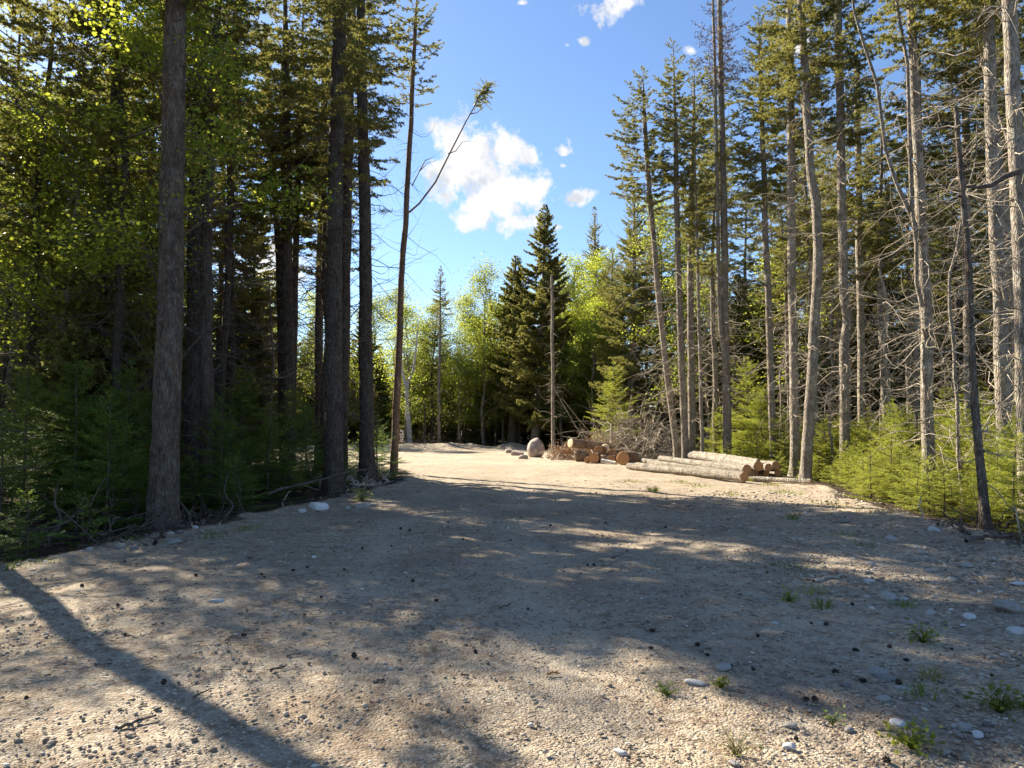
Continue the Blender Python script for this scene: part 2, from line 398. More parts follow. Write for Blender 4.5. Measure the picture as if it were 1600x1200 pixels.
def conifer_crown(ax, z0, z1, n, rmax, rng, prof, el0=-.25, el1=.6, up=.25, sec_sp=.11, sec_len=.33, ter=3, sp=.035, nl=.045, nw=.016,
                  flat=False, per=3, smin=.18, bias=None, rb=.012, droop=-.12, whorl=False, termin=.12):
    u = np.sort(rng.random(n)) if not whorl else np.clip(np.repeat(np.linspace(0, .985, max(2, n//5)), 5)[:n]+rng.normal(0, .006, len(np.repeat(np.linspace(0, .985, max(2, n//5)), 5)[:n])), 0, .99)
    n = len(u); z = z0+(z1-z0)*u; az = np.arange(n)*2.39996 + rng.normal(0, .5, n)
    L = rmax*prof(u)*rng.uniform(.55, 1.12, n)
    if bias is not None: L = L*(1+bias[1]*np.cos(az-bias[0]))
    L = np.maximum(L, .10)
    el = el0+(el1-el0)*u + rng.normal(0, .12, n)
    hor = np.stack([np.cos(az), np.sin(az), 0*az], -1); sid = np.stack([-np.sin(az), np.cos(az), 0*az], -1)
    s = np.linspace(0, 1, 7); upv = up*rng.uniform(.3, 1.3, n); wv = rng.normal(0, .1, n)
    P = ax.pos(z)[:, None] + hor[:, None]*(L[:, None]*s*np.cos(el)[:, None])[..., None] + sid[:, None]*(L[:, None]*wv[:, None]*s**2)[..., None]
    P[..., 2] += L[:, None]*(np.sin(el)[:, None]*s + upv[:, None]*s**2.2)
    R = (rb*np.sqrt(L/ max(rmax, .1)))[:, None]*(1-.8*s)
    wood = tubes(P, R, 4)
    # secondaries
    cnt = np.maximum(2, (L*(1-smin)/sec_sp)).astype(int)
    bi = np.repeat(np.arange(n), cnt); k = len(bi); j = np.arange(k)-np.repeat(np.cumsum(cnt)-cnt, cnt)
    ss = smin + (1-smin)*(j+rng.random(k)*.7)/np.repeat(cnt, cnt); ss = np.clip(ss, 0, .995)
    f = ss*6; i0 = np.minimum(f.astype(int), 5); fr = (f-i0)[:, None]
    st = P[bi, i0]*(1-fr)+P[bi, i0+1]*fr; fw = unit(P[bi, i0+1]-P[bi, i0])
    sg = np.where(j % 2 == 0, 1, -1)
    sd = sid[bi]*sg[:, None]
    ang = rng.normal(.9, .18, k)
    d2 = unit(fw*np.cos(ang)[:, None]+sd*np.sin(ang)[:, None]+np.array([0, 0, 1.])*rng.normal(droop, .12 if flat else .3, k)[:, None])
    l2 = np.maximum(.05, sec_len*L[bi]*(1.05-ss)**.6*rng.uniform(.6, 1.15, k)*(.5+.5*np.minimum(1, ss/.35)))
    tb = np.clip(rng.normal(.25, .18, n), 0, .7)[bi]*.7 + rng.random(k)*.25
    S=[st]; D=[d2]; LL=[l2]; TT=[tb]
    # outer part of the main branch
    for a in (3, 4, 5):
        S.append(P[:, a]); v = P[:, a+1]-P[:, a]; ln = np.linalg.norm(v, axis=1); D.append(unit(v)); LL.append(ln); TT.append(np.full(n, .3))
    if ter:
        t = np.repeat(np.arange(k), ter); q = len(t); u3 = rng.uniform(.15, .9, q)
        ok = l2[t] > termin; t = t[ok]; u3 = u3[ok]; q = len(t)
        sg3 = rng.choice([-1, 1], q)
        perp = unit(np.cross(d2[t], np.array([0, 0, 1.])))*sg3[:, None]
        d3 = unit(d2[t]*.7+perp*.75+np.array([0, 0, 1.])*rng.normal(droop, .1 if flat else .3, q)[:, None])
        S.append(st[t]+d2[t]*(l2[t]*u3)[:, None]); D.append(d3); LL.append(l2[t]*.45*(1.1-u3)*rng.uniform(.6, 1.2, q)+.03); TT.append(tb[t]+.1)
    S=np.concatenate(S); D=np.concatenate(D); LL=np.concatenate(LL); TT=np.concatenate(TT)
    nd = needles(S, D, LL, sp, nl, nw, flat, rng, per, TT)
    return wood, nd, (P, L)

# profiles of the crown: u = 0 at the crown base, 1 at the tip
tallprof = lambda u: np.minimum(1, .45+u*2.2)*(1-u)**.62*.95+.03
cone = lambda u: (1-u)**.7+.03
def young(u): return (1-u)**.7*(.75+.25*np.minimum(1, u*6))+.03

def spruce_parts(ax, rng, crown=(8, 15), nbr=70, rmax=1.6, dead=(1.5, 8, 60, 1.3), sides=12, mat='barkgrey', twig='twig', needle='spruce',
                 prof=tallprof, detail=1.0, dead_kw=None, crown_kw=None, flare=.45, rough=.06):
    """returns the meshes trunk, branches, crown of one conifer"""
    V, Q = trunk_mesh(ax, sides, rng, mat, rough, flare)
    if sides >= 12 and mat != 'barkpole':
        m_ = int(ax.z[-1]*6); z = ax.z[-1]*rng.random(m_)**1.3*.8; az = rng.random(m_)*6.28; h_ = np.stack([np.cos(az), np.sin(az), rng.normal(.1, .25, m_)], -1); r_ = ax.rad(z)
        s3 = np.array([.82, 1.12, 1.35]); L_ = rng.uniform(.01, .06, m_); P = ax.pos(z)[:, None]+h_[:, None]*(r_[:, None]*.85+L_[:, None]*np.array([0, .7, 1]))[..., None]
        V2, Q2 = tubes(P, (rng.uniform(.006, .016, m_))[:, None]*np.array([1.3, 1, .5]), 5); V, Q = np.concatenate([V, V2]), np.concatenate([Q, Q2+len(V)])
    tm = mesh('trunk', V, None, Q, mat)
    g = Geo()
    if dead:
        for V, Q in branches_dead(ax, dead[0], dead[1], int(dead[2]*(1.05 if twig == 'twig' else 1)), dead[3], rng, **(dead_kw or {})): g.add(V, None, Q)
    cm = None
    if crown:
        ck = dict(sp=.036/detail, nl=.078/detail**.5, nw=.032/detail**.5, sec_sp=.066/detail**.5, ter=5, per=3); ck.update(crown_kw or {})
        wood, nd, _ = conifer_crown(ax, crown[0], crown[1], int(nbr*1.5), rmax, rng, prof, **ck)
        g.add(wood[0], None, wood[1])
        cm = mesh('crown', nd[0], nd[1], None, needle, nd[2], smooth=False)
    bm = g.build('branches', twig)
    return tm, bm, cm
def assemble(name, base, tm, bm, cm, rz=0):
    e = empty(name, base, rz)
    if tm: obj('trunk', tm, e)
    if bm: obj('branches', bm, e)
    if cm: obj('crown', cm, e)
    return e

def leaves(C, N, size, rng, tint=None):
    """leaf blades as folded kites at C with normals N"""
    n = len(C)
    d = unit(np.cross(N, rng.normal(size=(n, 3)))); s = np.cross(N, d)
    l = size*rng.uniform(.45, 1.25, n)[:, None]; w = l*rng.uniform(.38, .55, n)[:, None]
    fold = N*l*.12
    a = C-d*l*.5; b = C+s*w+fold-d*l*.05; c = C+d*l*.5; e = C-s*w+fold-d*l*.05
    V = np.stack([a, b, c, e], 1).reshape(-1, 3); i = np.arange(n)*4
    T = np.concatenate([np.stack([i, i+1, i+2], -1), np.stack([i, i+2, i+3], -1)])
    tv = np.clip((rng.random(n) if tint is None else tint)+rng.normal(0, .12, n), 0, 1)
    return V, T, np.repeat(tv, 4)
def deciduous_parts(rng, H, spread, nl, leaf=.09, mat='leaf', barkm='barkgrey', trunk_r=.10, low=.35, nlimb=16, clump=.38, lean=0.0):
    a = rng.random()*6
    pts = [(0, 0, 0), (lean*.3*math.cos(a), lean*.3*math.sin(a), H*.4), (lean*math.cos(a), lean*math.sin(a), H*.95)]
    ax = smooth_axis(pts, [trunk_r, trunk_r*.7, .012], .25, rng, .25)
    V, Q = trunk_mesh(ax, 10, rng, barkm, .05, .3); tm = mesh('trunk', V, None, Q, barkm)
    n = nlimb; u = np.linspace(low, .93, n); z = u*H*.95; az = np.arange(n)*2.4+rng.normal(0, .4, n)
    L = spread*(1-.75*((u-low)/(1-low))**1.6)*rng.uniform(.6, 1.15, n); el = .35+.7*(u-low)/(1-low)+rng.normal(0, .15, n)
    s = np.linspace(0, 1, 6); hor = np.stack([np.cos(az), np.sin(az), 0*az], -1)
    P = ax.pos(z)[:, None]+hor[:, None]*(L[:, None]*s*np.cos(el)[:, None])[..., None]; P[..., 2] += L[:, None]*(np.sin(el)[:, None]*s+.12*np.sin(s*4))
    P += np.cumsum(rng.normal(0, .05, P.shape), axis=1)
    g = Geo(); V, Q = tubes(P, (trunk_r*.33*np.sqrt(L/spread))[:, None]*(1-.85*s), 5); g.add(V, None, Q)
    k = n*4; bi = np.repeat(np.arange(n), 4); si = np.tile([2, 3, 3, 4], n)
    d = unit(unit(P[bi, si+1]-P[bi, si])*.6+rng.normal(0, .6, (k, 3))+np.array([0, 0, .2])); l2 = L[bi]*rng.uniform(.2, .5, k)
    s2 = np.linspace(0, 1, 4); P2 = P[bi, si][:, None]+d[:, None]*(l2[:, None]*s2)[..., None]
    V, Q = tubes(P2, (trunk_r*.10)*np.ones((k, 1))*(1-.8*s2), 3); g.add(V, None, Q)
    bm = g.build('branches', barkm)
    ctr = np.concatenate([P[:, 3:].reshape(-1, 3), P2[:, 1:].reshape(-1, 3), ax.pos(np.linspace(H*.8, H*.95, 4))])
    w = rng.random(len(ctr))**1.5; w /= w.sum()
    ci = rng.choice(len(ctr), nl, p=w)
    ct = np.clip(rng.normal(.45, .25, len(ctr)), 0, 1)
    C = ctr[ci]+rng.normal(0, 1, (nl, 3))*np.array([clump, clump, clump*.55])*(.5+rng.random((nl, 1)))
    N = unit(rng.normal(0, .55, (nl, 3))+np.array([0, 0, 1.]))
    V, T, tv = leaves(C, N, leaf, rng, ct[ci])
    return tm, bm, mesh('crown', V, T, None, mat, tv, smooth=False)

# ================================================================== world, sun, camera
w = bpy.data.worlds.new('World'); scene.world = w; w.use_nodes = True
nt = w.node_tree; nt.nodes.clear()
def sky_world():
    class W(NT):
        def __init__(s): s.t = nt
    n = W()
    sky = n.n('ShaderNodeTexSky'); sky.sky_type = 'NISHITA'; sky.sun_disc = False
    sky.sun_elevation = SUN_EL; sky.sun_rotation = SUN_AZ; sky.air_density = .85; sky.dust_density = .25; sky.ozone_density = 4.2; sky.altitude = 100
    g = n.n('ShaderNodeTexCoord').outputs['Generated']
    # clouds far away: their place is a direction in the sky, measured on a plane round the big cloud's own direction
    c0 = unit(ray(780, 280)); ux = unit(np.cross(c0, [0, 0, 1.])); uy = np.cross(ux, c0)
    def dot(v): return n.n('ShaderNodeVectorMath', _operation='DOT_PRODUCT', i0=g, i1=tuple(v)).outputs['Value']
    dc = n.math('MAXIMUM', dot(c0), .05)
    U = n.math('DIVIDE', dot(ux), dc); Vv = n.math('DIVIDE', dot(uy), dc)
    P = n.n('ShaderNodeCombineXYZ', X=U, Y=Vv).outputs[0]
    wz = n.n('ShaderNodeTexNoise', Vector=P, Scale=22.0, Detail=3.0)
    Pw = n.n('ShaderNodeVectorMath', _operation='MULTIPLY_ADD', i0=wz.outputs['Color'], i1=(.02, .02, 0), i2=P).outputs[0]
    Pw = n.n('ShaderNodeVectorMath', _operation='SUBTRACT', i0=Pw, i1=(.01, .01, 0)).outputs[0]
    nz = n.noise(Pw, 26, 9, .62); big = n.noise(Pw, 11, 4, .5)
    blobs = [(768, 282, 78, 60, .98), (740, 238, 56, 46, 1.0), (716, 218, 42, 38, 1.0), (706, 280, 38, 46, 1.0), (790, 238, 52, 36, 1.0), (826, 244, 30, 20, .9), (765, 315, 62, 42, 1.1), (822, 300, 46, 26, 1.0), (748, 342, 50, 24, 1.0), (806, 350, 56, 18, .95),
             (880, 236, 26, 17, .62), (880, 258, 12, 8, .55), (897, 308, 36, 18, .72), (943, 14, 42, 22, .8), (978, 4, 24, 10, .7), (912, 66, 12, 10, .7), (885, 70, 20, 8, .45), (1008, 50, 22, 9, .42), (815, 5, 14, 6, .4),
             (1275, 385, 60, 50, .9), (1255, 60, 40, 26, .8), (430, 420, 90, 60, .9), (1080, 80, 22, 12, .6), (868, 355, 16, 9, .6)]
    best = None
    for (px, py, rx, ry, wt) in blobs:
        d = unit(ray(px, py)); q = d/np.dot(d, c0); cu, cv = np.dot(q, ux), np.dot(q, uy)
        a = n.math('MULTIPLY', n.math('SUBTRACT', U, cu), F/rx); b = n.math('MULTIPLY', n.math('SUBTRACT', Vv, cv), F/ry)
        f = n.math('SUBTRACT', wt, n.math('SQRT', n.math('ADD', n.math('MULTIPLY', a, a), n.math('MULTIPLY', b, b))))
        best = f if best is None else n.math('MAXIMUM', best, f)
    front = n.math('GREATER_THAN', dot(c0), .3)
    dens = n.math('ADD', n.math('MULTIPLY', best, 1.15), n.math('MULTIPLY', n.math('SUBTRACT', nz, .5), 4.2))
    al = n.math('MULTIPLY', n.ramp(dens, [(-.0, 0.0), (.2, .35), (.6, 1.0)]), front)
    Ps = n.n('ShaderNodeVectorMath', _operation='ADD', i0=Pw, i1=(-.018, .018, 0)).outputs[0]
    big2 = n.noise(Ps, 20, 6, .55); big1 = n.noise(Pw, 20, 6, .55)
    rel = n.math('ADD', n.math('MULTIPLY', n.math('SUBTRACT', big1, big2), 1.7), n.math('ADD', n.math('MULTIPLY', big, .5), .22))
    shade = n.ramp(rel, [(.2, (.70, .74, .80)), (.40, (.92, .93, .955)), (.55, (1.0, .995, .985))])
    cl = n.n('ShaderNodeVectorMath', _operation='SCALE', i0=shade); cl.inputs['Scale'].default_value = CLOUD
    mixc = n.mix(al, sky.outputs[0], cl.outputs[0])
    bg = n.n('ShaderNodeBackground', Color=mixc, Strength=SKY)
    o = nt.nodes.new('ShaderNodeOutputWorld'); nt.links.new(bg.outputs[0], o.inputs[0])
SKY, CLOUD, SUN = .070, 4.7, 5.0
sky_world()
sl = bpy.data.lights.new('sun', 'SUN'); sl.energy = SUN; sl.angle = math.radians(.5); sl.color = (1.0, .90, .74)
so = bpy.data.objects.new('sun', sl); COL.objects.link(so)
from mathutils import Vector
so.rotation_euler = Vector(SUNV).to_track_quat('Z', 'Y').to_euler(); so.location = (-30, 30, 30)
cd = bpy.data.cameras.new('camera'); cam = bpy.data.objects.new('camera', cd); COL.objects.link(cam)
cam.location = CAM; cam.rotation_euler = (PI/2+PITCH, 0, 0); cd.sensor_width = 36; cd.lens = F/1600*36; cd.clip_end = 3000; cd.clip_start = .05
scene.camera = cam
scene.view_settings.view_transform = 'Standard'; scene.view_settings.look = 'None'; scene.view_settings.exposure = 1.7; scene.view_settings.gamma = 1
scene.cycles.max_bounces = 6; scene.cycles.diffuse_bounces = 4; scene.cycles.transmission_bounces = 4; scene.cycles.glossy_bounces = 2

# ================================================================== ground
def axis_grid(parts):
    out = []
    for a, b, st in parts: out.append(np.arange(a, b-1e-6, st))
    return np.concatenate(out)
def geo(a, b, s0, f):
    o = [a]; s = s0
    while o[-1] < b: o.append(o[-1]+s); s *= f
    return np.array(o)
xs = np.concatenate([-geo(16, 500, .6, 1.18)[::-1], axis_grid([(-15.9, -8, .2), (-8, 8.5, .075), (8.5, 16, .2)]), geo(16, 500, .6, 1.18)])
ys = np.concatenate([-geo(0, 200, .5, 1.25)[::-1][:-1], axis_grid([(0, 2.4, .12), (2.4, 9, .055), (9, 22, .11), (22, 52, .3)]), geo(52, 900, .6, 1.12)])
gx, gy = np.meshgrid(xs, ys)
gz = terrain(gx, gy)
near = (np.abs(gx) < 9) & (gy > -2) & (gy < 52)
sd = sdf(gx, gy)
inn = sm(-.2, .5, sd)
rough = .017*fbm(gx*3.1, gy*3.1, 51, 3)+.008*fbm(gx*9, gy*9, 57, 2)
gz = gz + np.where(near, rough*(.6+.8*sm(2.5, .3, sd)), 0)
fo = sm(.55, -.45, sd + .45*fbm(gx*1.1, gy*1.1, 61, 4))
# tyre-worn lanes along the drive
lane = lambda c: np.exp(-((gx-c-.25*fbm(gy*.2, gy*0+c, 71, 2))/.42)**2)
wear = np.clip(lane(-1.6)+lane(.25)+.4*lane(1.6), 0, 1)*sm(30, 18, gy)*np.clip(.65+fbm(gx*.8, gy*.5, 73, 3), 0, 1)
wear = np.clip(wear + sm(24, 29, gy)*.6, 0, 1)
gz = gz - .03*wear*(gy < 26) + .012*np.where(near, fbm(gx*2.2, gy*.7, 77, 3), 0)*(1-fo)
nx, ny = len(xs), len(ys); ii = np.arange(nx*ny).reshape(ny, nx)
q = np.stack([ii[:-1, :-1], ii[:-1, 1:], ii[1:, 1:], ii[1:, :-1]], -1).reshape(-1, 4)
drift = 0*gx
for px, py, rx, ry in ((1085, 788, 1.5, 1.3), (1000, 775, 1.2, .8), (560, 1160, .25, .35), (650, 1105, .35, .25), (880, 915, .5, .6), (480, 1100, .3, .3), (1270, 1090, .6, .25), (700, 870, .8, .6), (620, 800, .9, .9), (1390, 1120, .4, .3), (960, 840, 1.0, .7), (840, 800, 1.3, 1.0), (330, 905, .6, .4)):
    g0 = ground(px, py); drift = np.maximum(drift, np.exp(-((gx-g0[0])/rx)**2-((gy-g0[1])/ry)**2)*np.clip(.75+.9*fbm(gx*1.7, gy*1.7, 83, 4), 0, 1))
gm = mesh('ground', np.stack([gx, gy, gz], -1), None, q, 'ground', attrs={'forest': fo.ravel(), 'wear': wear.ravel(), 'drift': drift.ravel()})
tag(obj('ground', gm), None, None, None, 'structure')

# ================================================================== helper shapes: stones, sticks, cones
def icosphere(sub):
    import bmesh
    bm = bmesh.new(); bmesh.ops.create_icosphere(bm, subdivisions=sub, radius=1)
    bm.verts.ensure_lookup_table()
    V = np.array([v.co[:] for v in bm.verts]); T = np.array([[v.index for v in f.verts] for f in bm.faces]); bm.free(); return V, T
ICO1, ICO2, ICO3 = icosphere(1), icosphere(2), icosphere(4)
def rock_mesh(name, seed, mat, ico=None, cuts=9, squash=(1, 1, .6), rough=.10, smooth=False):
    r = np.random.default_rng(seed); V, T = ico or ICO3; V = V.copy()
    for _ in range(cuts):                       # planes that chop the ball into facets
        d = unit(r.normal(size=3)); c = r.uniform(.5, .86); t = V@d; V = V - np.outer(np.maximum(0, t-c)*.97, d)
    a = r.random(3)*20
    V = V*(1+rough*fbm(V[:, 0]*1.7+a[0]+V[:, 2], V[:, 1]*1.7+a[1]-V[:, 2]*.7, seed % 50, 4))[:, None]
    V = V*np.array(squash)
    return mesh(name, V, T, None, mat, smooth=smooth)

# gravel and needle litter: too many to count
r2 = np.random.default_rng(5)
N = 36000
D = 2.5*np.exp(r2.random(N)*math.log(17/2.5)); X = (r2.random(N)*2-1)*(.72*D+.5)
s_ = sdf(X, D); keep = s_ > -.3; dens = .45+.55*sm(.3, .6, vnoise(X*.8, D*.8, 91))+.9*sm(1.2, 3.2, X)
keep &= r2.random(N) < dens; X, D = X[keep], D[keep]; N = len(X)
size = np.clip(r2.lognormal(math.log(.0048), .5, N), .0028, .014)*(1+.05*D)*(1+.9*sm(1.5, 4.5, X))
V0, T0 = ICO1 if False else (ICO1[0], ICO1[1])
sc = size[:, None, None]*np.stack([r2.uniform(.7, 1.4, N), r2.uniform(.7, 1.4, N), r2.uniform(.4, .8, N)], -1)[:, None, :]
V = V0[None]*sc*(1+r2.normal(0, .14, (N, len(V0), 1)))
th = r2.random(N)*6.28; cth, sth = np.cos(th)[:, None], np.sin(th)[:, None]
V = np.stack([V[..., 0]*cth-V[..., 1]*sth, V[..., 0]*sth+V[..., 1]*cth, V[..., 2]], -1)
V += np.stack([X, D, terrain(X, D)+size*.1], -1)[:, None]
T = (T0[None]+(np.arange(N)*len(V0))[:, None, None]).reshape(-1, 3)
n = NT('loose_gravel')
tn = n.n('ShaderNodeAttribute', _attribute_name='tint').outputs['Fac']
p = n.n('ShaderNodeBsdfPrincipled', Roughness=.9); n.t.links.new(n.ramp(tn, [(0, (.15, .12, .09)), (.5, (.34, .275, .20)), (.93, (.44, .37, .285)), (1, (.60, .55, .48))]), p.inputs['Base Color'])
M['gravel'] = n.out(p.outputs[0])
tag(obj('gravel', mesh('gravel', V.reshape(-1, 3), T, None, 'gravel', np.repeat(r2.random(N), len(V0)), smooth=False)), 'loose pale gravel scattered over the shaded drive', 'gravel', None, 'stuff')
N = 9000
D = 2.5*np.exp(r2.random(N)*math.log(20/2.5)); X = (r2.random(N)*2-1)*(.72*D+.5)
keep = (sdf(X, D) > -.5) & (vnoise(X*1.1, D*1.1, 95)+.35*vnoise(X*5, D*5, 96) > .58); X, D = X[keep], D[keep]; N = len(X)
ang = r2.random(N)*6.28; ln = r2.uniform(.012, .06, N)*(1+.03*D); dr = np.stack([np.cos(ang), np.sin(ang), r2.normal(0, .12, N)], -1)
z = terrain(X, D)+.012; C = np.stack([X, D, z], -1)
P = C[:, None]+dr[:, None]*(ln[:, None]*np.array([-.5, 0, .5]))[..., None]; P[:, 1] += r2.normal(0, .004, (N, 3))
V, Q = tubes(P, np.ones((N, 3))*(.0012+.00022*D)[:, None], 3)
tag(obj('needle_litter', mesh('needle_litter', V, None, Q, 'litter')), 'brown needles and bark crumbs strewn over the gravel', 'litter', None, 'stuff')

# ================================================================== trees drawn after single trees of the photograph
LAND = []          # landmarks: (phrase, picture x, picture y, depth)
HAND = []          # ground places taken by them
def hand_tree(name, label, pl, D, w0, w1, H, phrase=None, cat='tree', group=None, rng=None, sides=16, **kw):
    rg = np.random.default_rng(abs(hash_(label)) % 100000) if rng is None else rng
    pts = [at(px, py, D) for px, py in pl]
    bx, by = pts[0][0], D; bz = tz(bx, by)
    pts[0][2] = bz
    px2m = D/F; r0, r1 = w0*px2m/2, w1*px2m/2
    loc = [p-np.array([bx, by, bz]) for p in pts]
    hs = np.array([p[2] for p in loc])
    if hs[-1] < H:
        d = (loc[-1]-loc[-2])/max(.1, hs[-1]-hs[-2]); e = loc[-1]+d*(H-hs[-1])*.6; e[2] = H; loc.append(e)
    hh = np.array([p[2] for p in loc]); top = pts[-1][2]-bz
    rad = np.where(hh <= top, r0+(r1-r0)*hh/max(top, .1), r1*np.clip((H-hh)/max(H-top, .1), 0, 1)**.8+.008)
    ax = smooth_axis(loc, rad, .10 if D < 14 else .16, rg, kw.pop('wob', .03))
    tm, bm, cm = spruce_parts(ax, rg, sides=sides, **kw)
    e = assemble(name, (bx, by, bz), tm, bm, cm)
    tag(e, label, cat, group); HAND.append((bx, by, r0))
    if phrase: LAND.append((phrase, pl[0][0], pl[0][1], D))
    return e, ax
def hash_(s):
    h = 7
    for ch in s: h = (h*31+ord(ch)) % 1000003
    return h

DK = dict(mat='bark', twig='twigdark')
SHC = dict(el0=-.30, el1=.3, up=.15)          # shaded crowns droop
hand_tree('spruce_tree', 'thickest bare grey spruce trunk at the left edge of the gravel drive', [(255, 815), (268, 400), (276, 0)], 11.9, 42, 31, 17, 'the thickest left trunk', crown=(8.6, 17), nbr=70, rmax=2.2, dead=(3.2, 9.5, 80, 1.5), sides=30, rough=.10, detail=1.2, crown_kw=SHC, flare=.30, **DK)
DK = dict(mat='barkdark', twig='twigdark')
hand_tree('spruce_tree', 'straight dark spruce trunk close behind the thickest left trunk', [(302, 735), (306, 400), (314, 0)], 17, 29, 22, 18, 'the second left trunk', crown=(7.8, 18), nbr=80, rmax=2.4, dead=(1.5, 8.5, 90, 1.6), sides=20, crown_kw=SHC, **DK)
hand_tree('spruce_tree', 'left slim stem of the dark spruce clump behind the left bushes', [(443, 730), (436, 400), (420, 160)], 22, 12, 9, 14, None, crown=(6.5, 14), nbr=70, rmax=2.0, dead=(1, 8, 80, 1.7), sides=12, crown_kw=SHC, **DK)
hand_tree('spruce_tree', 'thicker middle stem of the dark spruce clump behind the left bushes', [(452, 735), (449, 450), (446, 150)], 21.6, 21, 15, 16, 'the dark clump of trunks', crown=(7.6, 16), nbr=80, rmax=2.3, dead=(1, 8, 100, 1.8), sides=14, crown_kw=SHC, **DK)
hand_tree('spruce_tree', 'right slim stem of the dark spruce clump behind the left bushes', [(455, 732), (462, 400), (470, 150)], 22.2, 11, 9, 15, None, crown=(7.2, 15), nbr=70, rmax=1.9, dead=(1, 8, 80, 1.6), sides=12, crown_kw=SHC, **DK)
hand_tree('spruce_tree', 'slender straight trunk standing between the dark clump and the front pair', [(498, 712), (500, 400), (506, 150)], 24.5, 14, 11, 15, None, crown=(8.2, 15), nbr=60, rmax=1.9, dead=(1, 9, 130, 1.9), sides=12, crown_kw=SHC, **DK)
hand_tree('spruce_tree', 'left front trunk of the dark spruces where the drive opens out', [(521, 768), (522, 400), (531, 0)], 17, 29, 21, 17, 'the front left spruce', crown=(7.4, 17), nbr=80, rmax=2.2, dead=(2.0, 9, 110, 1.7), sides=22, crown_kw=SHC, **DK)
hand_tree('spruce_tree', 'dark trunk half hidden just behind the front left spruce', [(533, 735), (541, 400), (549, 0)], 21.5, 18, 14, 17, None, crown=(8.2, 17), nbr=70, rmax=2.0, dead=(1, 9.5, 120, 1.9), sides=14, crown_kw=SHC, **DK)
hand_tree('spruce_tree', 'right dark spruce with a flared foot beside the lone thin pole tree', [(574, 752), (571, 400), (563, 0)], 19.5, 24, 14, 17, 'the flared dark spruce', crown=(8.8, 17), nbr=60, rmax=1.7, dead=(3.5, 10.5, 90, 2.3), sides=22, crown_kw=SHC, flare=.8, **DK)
# the lone thin tree with a side limb
lone, lax = hand_tree('spruce_tree', 'lone thin leaning spruce with a long bent side limb against the sky', [(615, 740), (628, 430), (640, 250), (650, 30)], 23, 12.5, 6, 15.2, 'the lone thin pole tree', crown=(11.6, 15.2), nbr=34, rmax=1.35, dead=(2.0, 11.8, 95, 1.5),
          mat='barkpole', twig='twigdark', sides=12, prof=lambda u: (.35+u*1.3)*(1-u)**.5*1.0+.1, dead_kw=dict(rbase=.010, droop=.05, sub=2), crown_kw=dict(el0=-.2, el1=.2, up=.35, sec_sp=.1), flare=.1, wob=.05)
b0 = np.array([lone.location[0], 23, lone.location[2]])
limb = np.array([at(px, py, 23)-b0 for px, py in [(639, 332), (655, 318), (680, 285), (705, 235), (728, 190), (742, 165), (752, 142), (762, 132)]])
g = Geo(); V, Q = tubes(limb[None], np.linspace(.034, .010, 8)[None], 7); g.add(V, None, Q)
V, Q = tubes(np.array([[at(px, py, 23)-b0 for px, py in p_] for p_ in ([(644, 290), (655, 268), (668, 255), (683, 250)], [(655, 268), (665, 250), (672, 248), (680, 243)], [(700, 240), (712, 236), (722, 222), (735, 220)], [(735, 178), (745, 176), (752, 170), (760, 164)])]), np.array([[.02, .015, .01, .004]]*4), 4); g.add(V, None, Q)
obj('side_limb', g.build('side_limb', 'barkpole'), lone)
rg = np.random.default_rng(3); k = 90
S = limb[-3]+(limb[-1]-limb[-3])*rg.random((k, 1))+rg.normal(0, .05, (k, 3)); Dv = unit(np.array([.6, .1, .35])+rg.normal(0, .85, (k, 3)))
nd = needles(S, Dv, rg.uniform(.12, .45, k), .03, .075, .028, False, rg, 3)
obj('limb_tuft', mesh('limb_tuft', nd[0], nd[1], None, 'spruce', nd[2], smooth=False), lone)
for (px, py, dx, dy) in ((638, 158, -38, -6), (636, 205, -28, 2), (634, 258, -20, -8), (629, 333, -45, -4)):     # lone green tufts low on the stem
    a = at(px, py, 23)-b0; c = at(px+dx, py+dy, 23)-b0; k = 26
    S = a+(c-a)*(.35+.65*rg.random((k, 1))); Dv = unit((c-a)[None]/np.linalg.norm(c-a)+rg.normal(0, .5, (k, 3)))
    nd = needles(S, Dv, rg.uniform(.1, .3, k), .03, .05, .02, False, rg, 3)
    obj('needle_tuft', mesh('needle_tuft', nd[0], nd[1], None, 'spruce', nd[2], smooth=False), lone)

# right side, from the clearing towards the camera
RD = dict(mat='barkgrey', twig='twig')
hand_tree('dead_spruce', 'straight dead grey pole rising behind the boulder', [(865, 690), (864, 560), (862, 432)], 39, 6.8, 4.5, 9.5, 'the dead pole behind the boulder', crown=None, dead=(1, 9, 70, 1.2), sides=9, **RD)
hand_tree('spruce_tree', 'bowed pale spruce at the left end of the bare-trunk row', [(1060, 705), (1041, 570), (1027, 440), (1015, 300), (1008, 200)], 27, 10.8, 7.2, 14.6, 'the bowed pale spruce', crown=(9.2, 14.8), nbr=62, rmax=1.7, dead=(1.4, 8.8, 75, 2.0), sides=12, dead_kw=dict(side=PI), crown_kw=dict(bias=(PI, .35)), **RD)
hand_tree('spruce_tree', 'tallest pointed spruce of the trio behind the log stack', [(1072, 703), (1062, 500), (1056, 250)], 26.3, 11.7, 8.1, 15.4, None, crown=(9.6, 15.6), nbr=78, rmax=1.5, dead=(1.2, 9.4, 85, 1.8), sides=12, dead_kw=dict(side=PI+.3), **RD)
hand_tree('spruce_tree', 'grey spruce with a brownish ragged top behind the log stack', [(1081, 705), (1078, 450), (1083, 250)], 26.8, 12.6, 9.0, 14.8, None, crown=(8.2, 15), nbr=80, rmax=1.8, dead=(1.5, 8, 60, 1.6), sides=12, **RD)
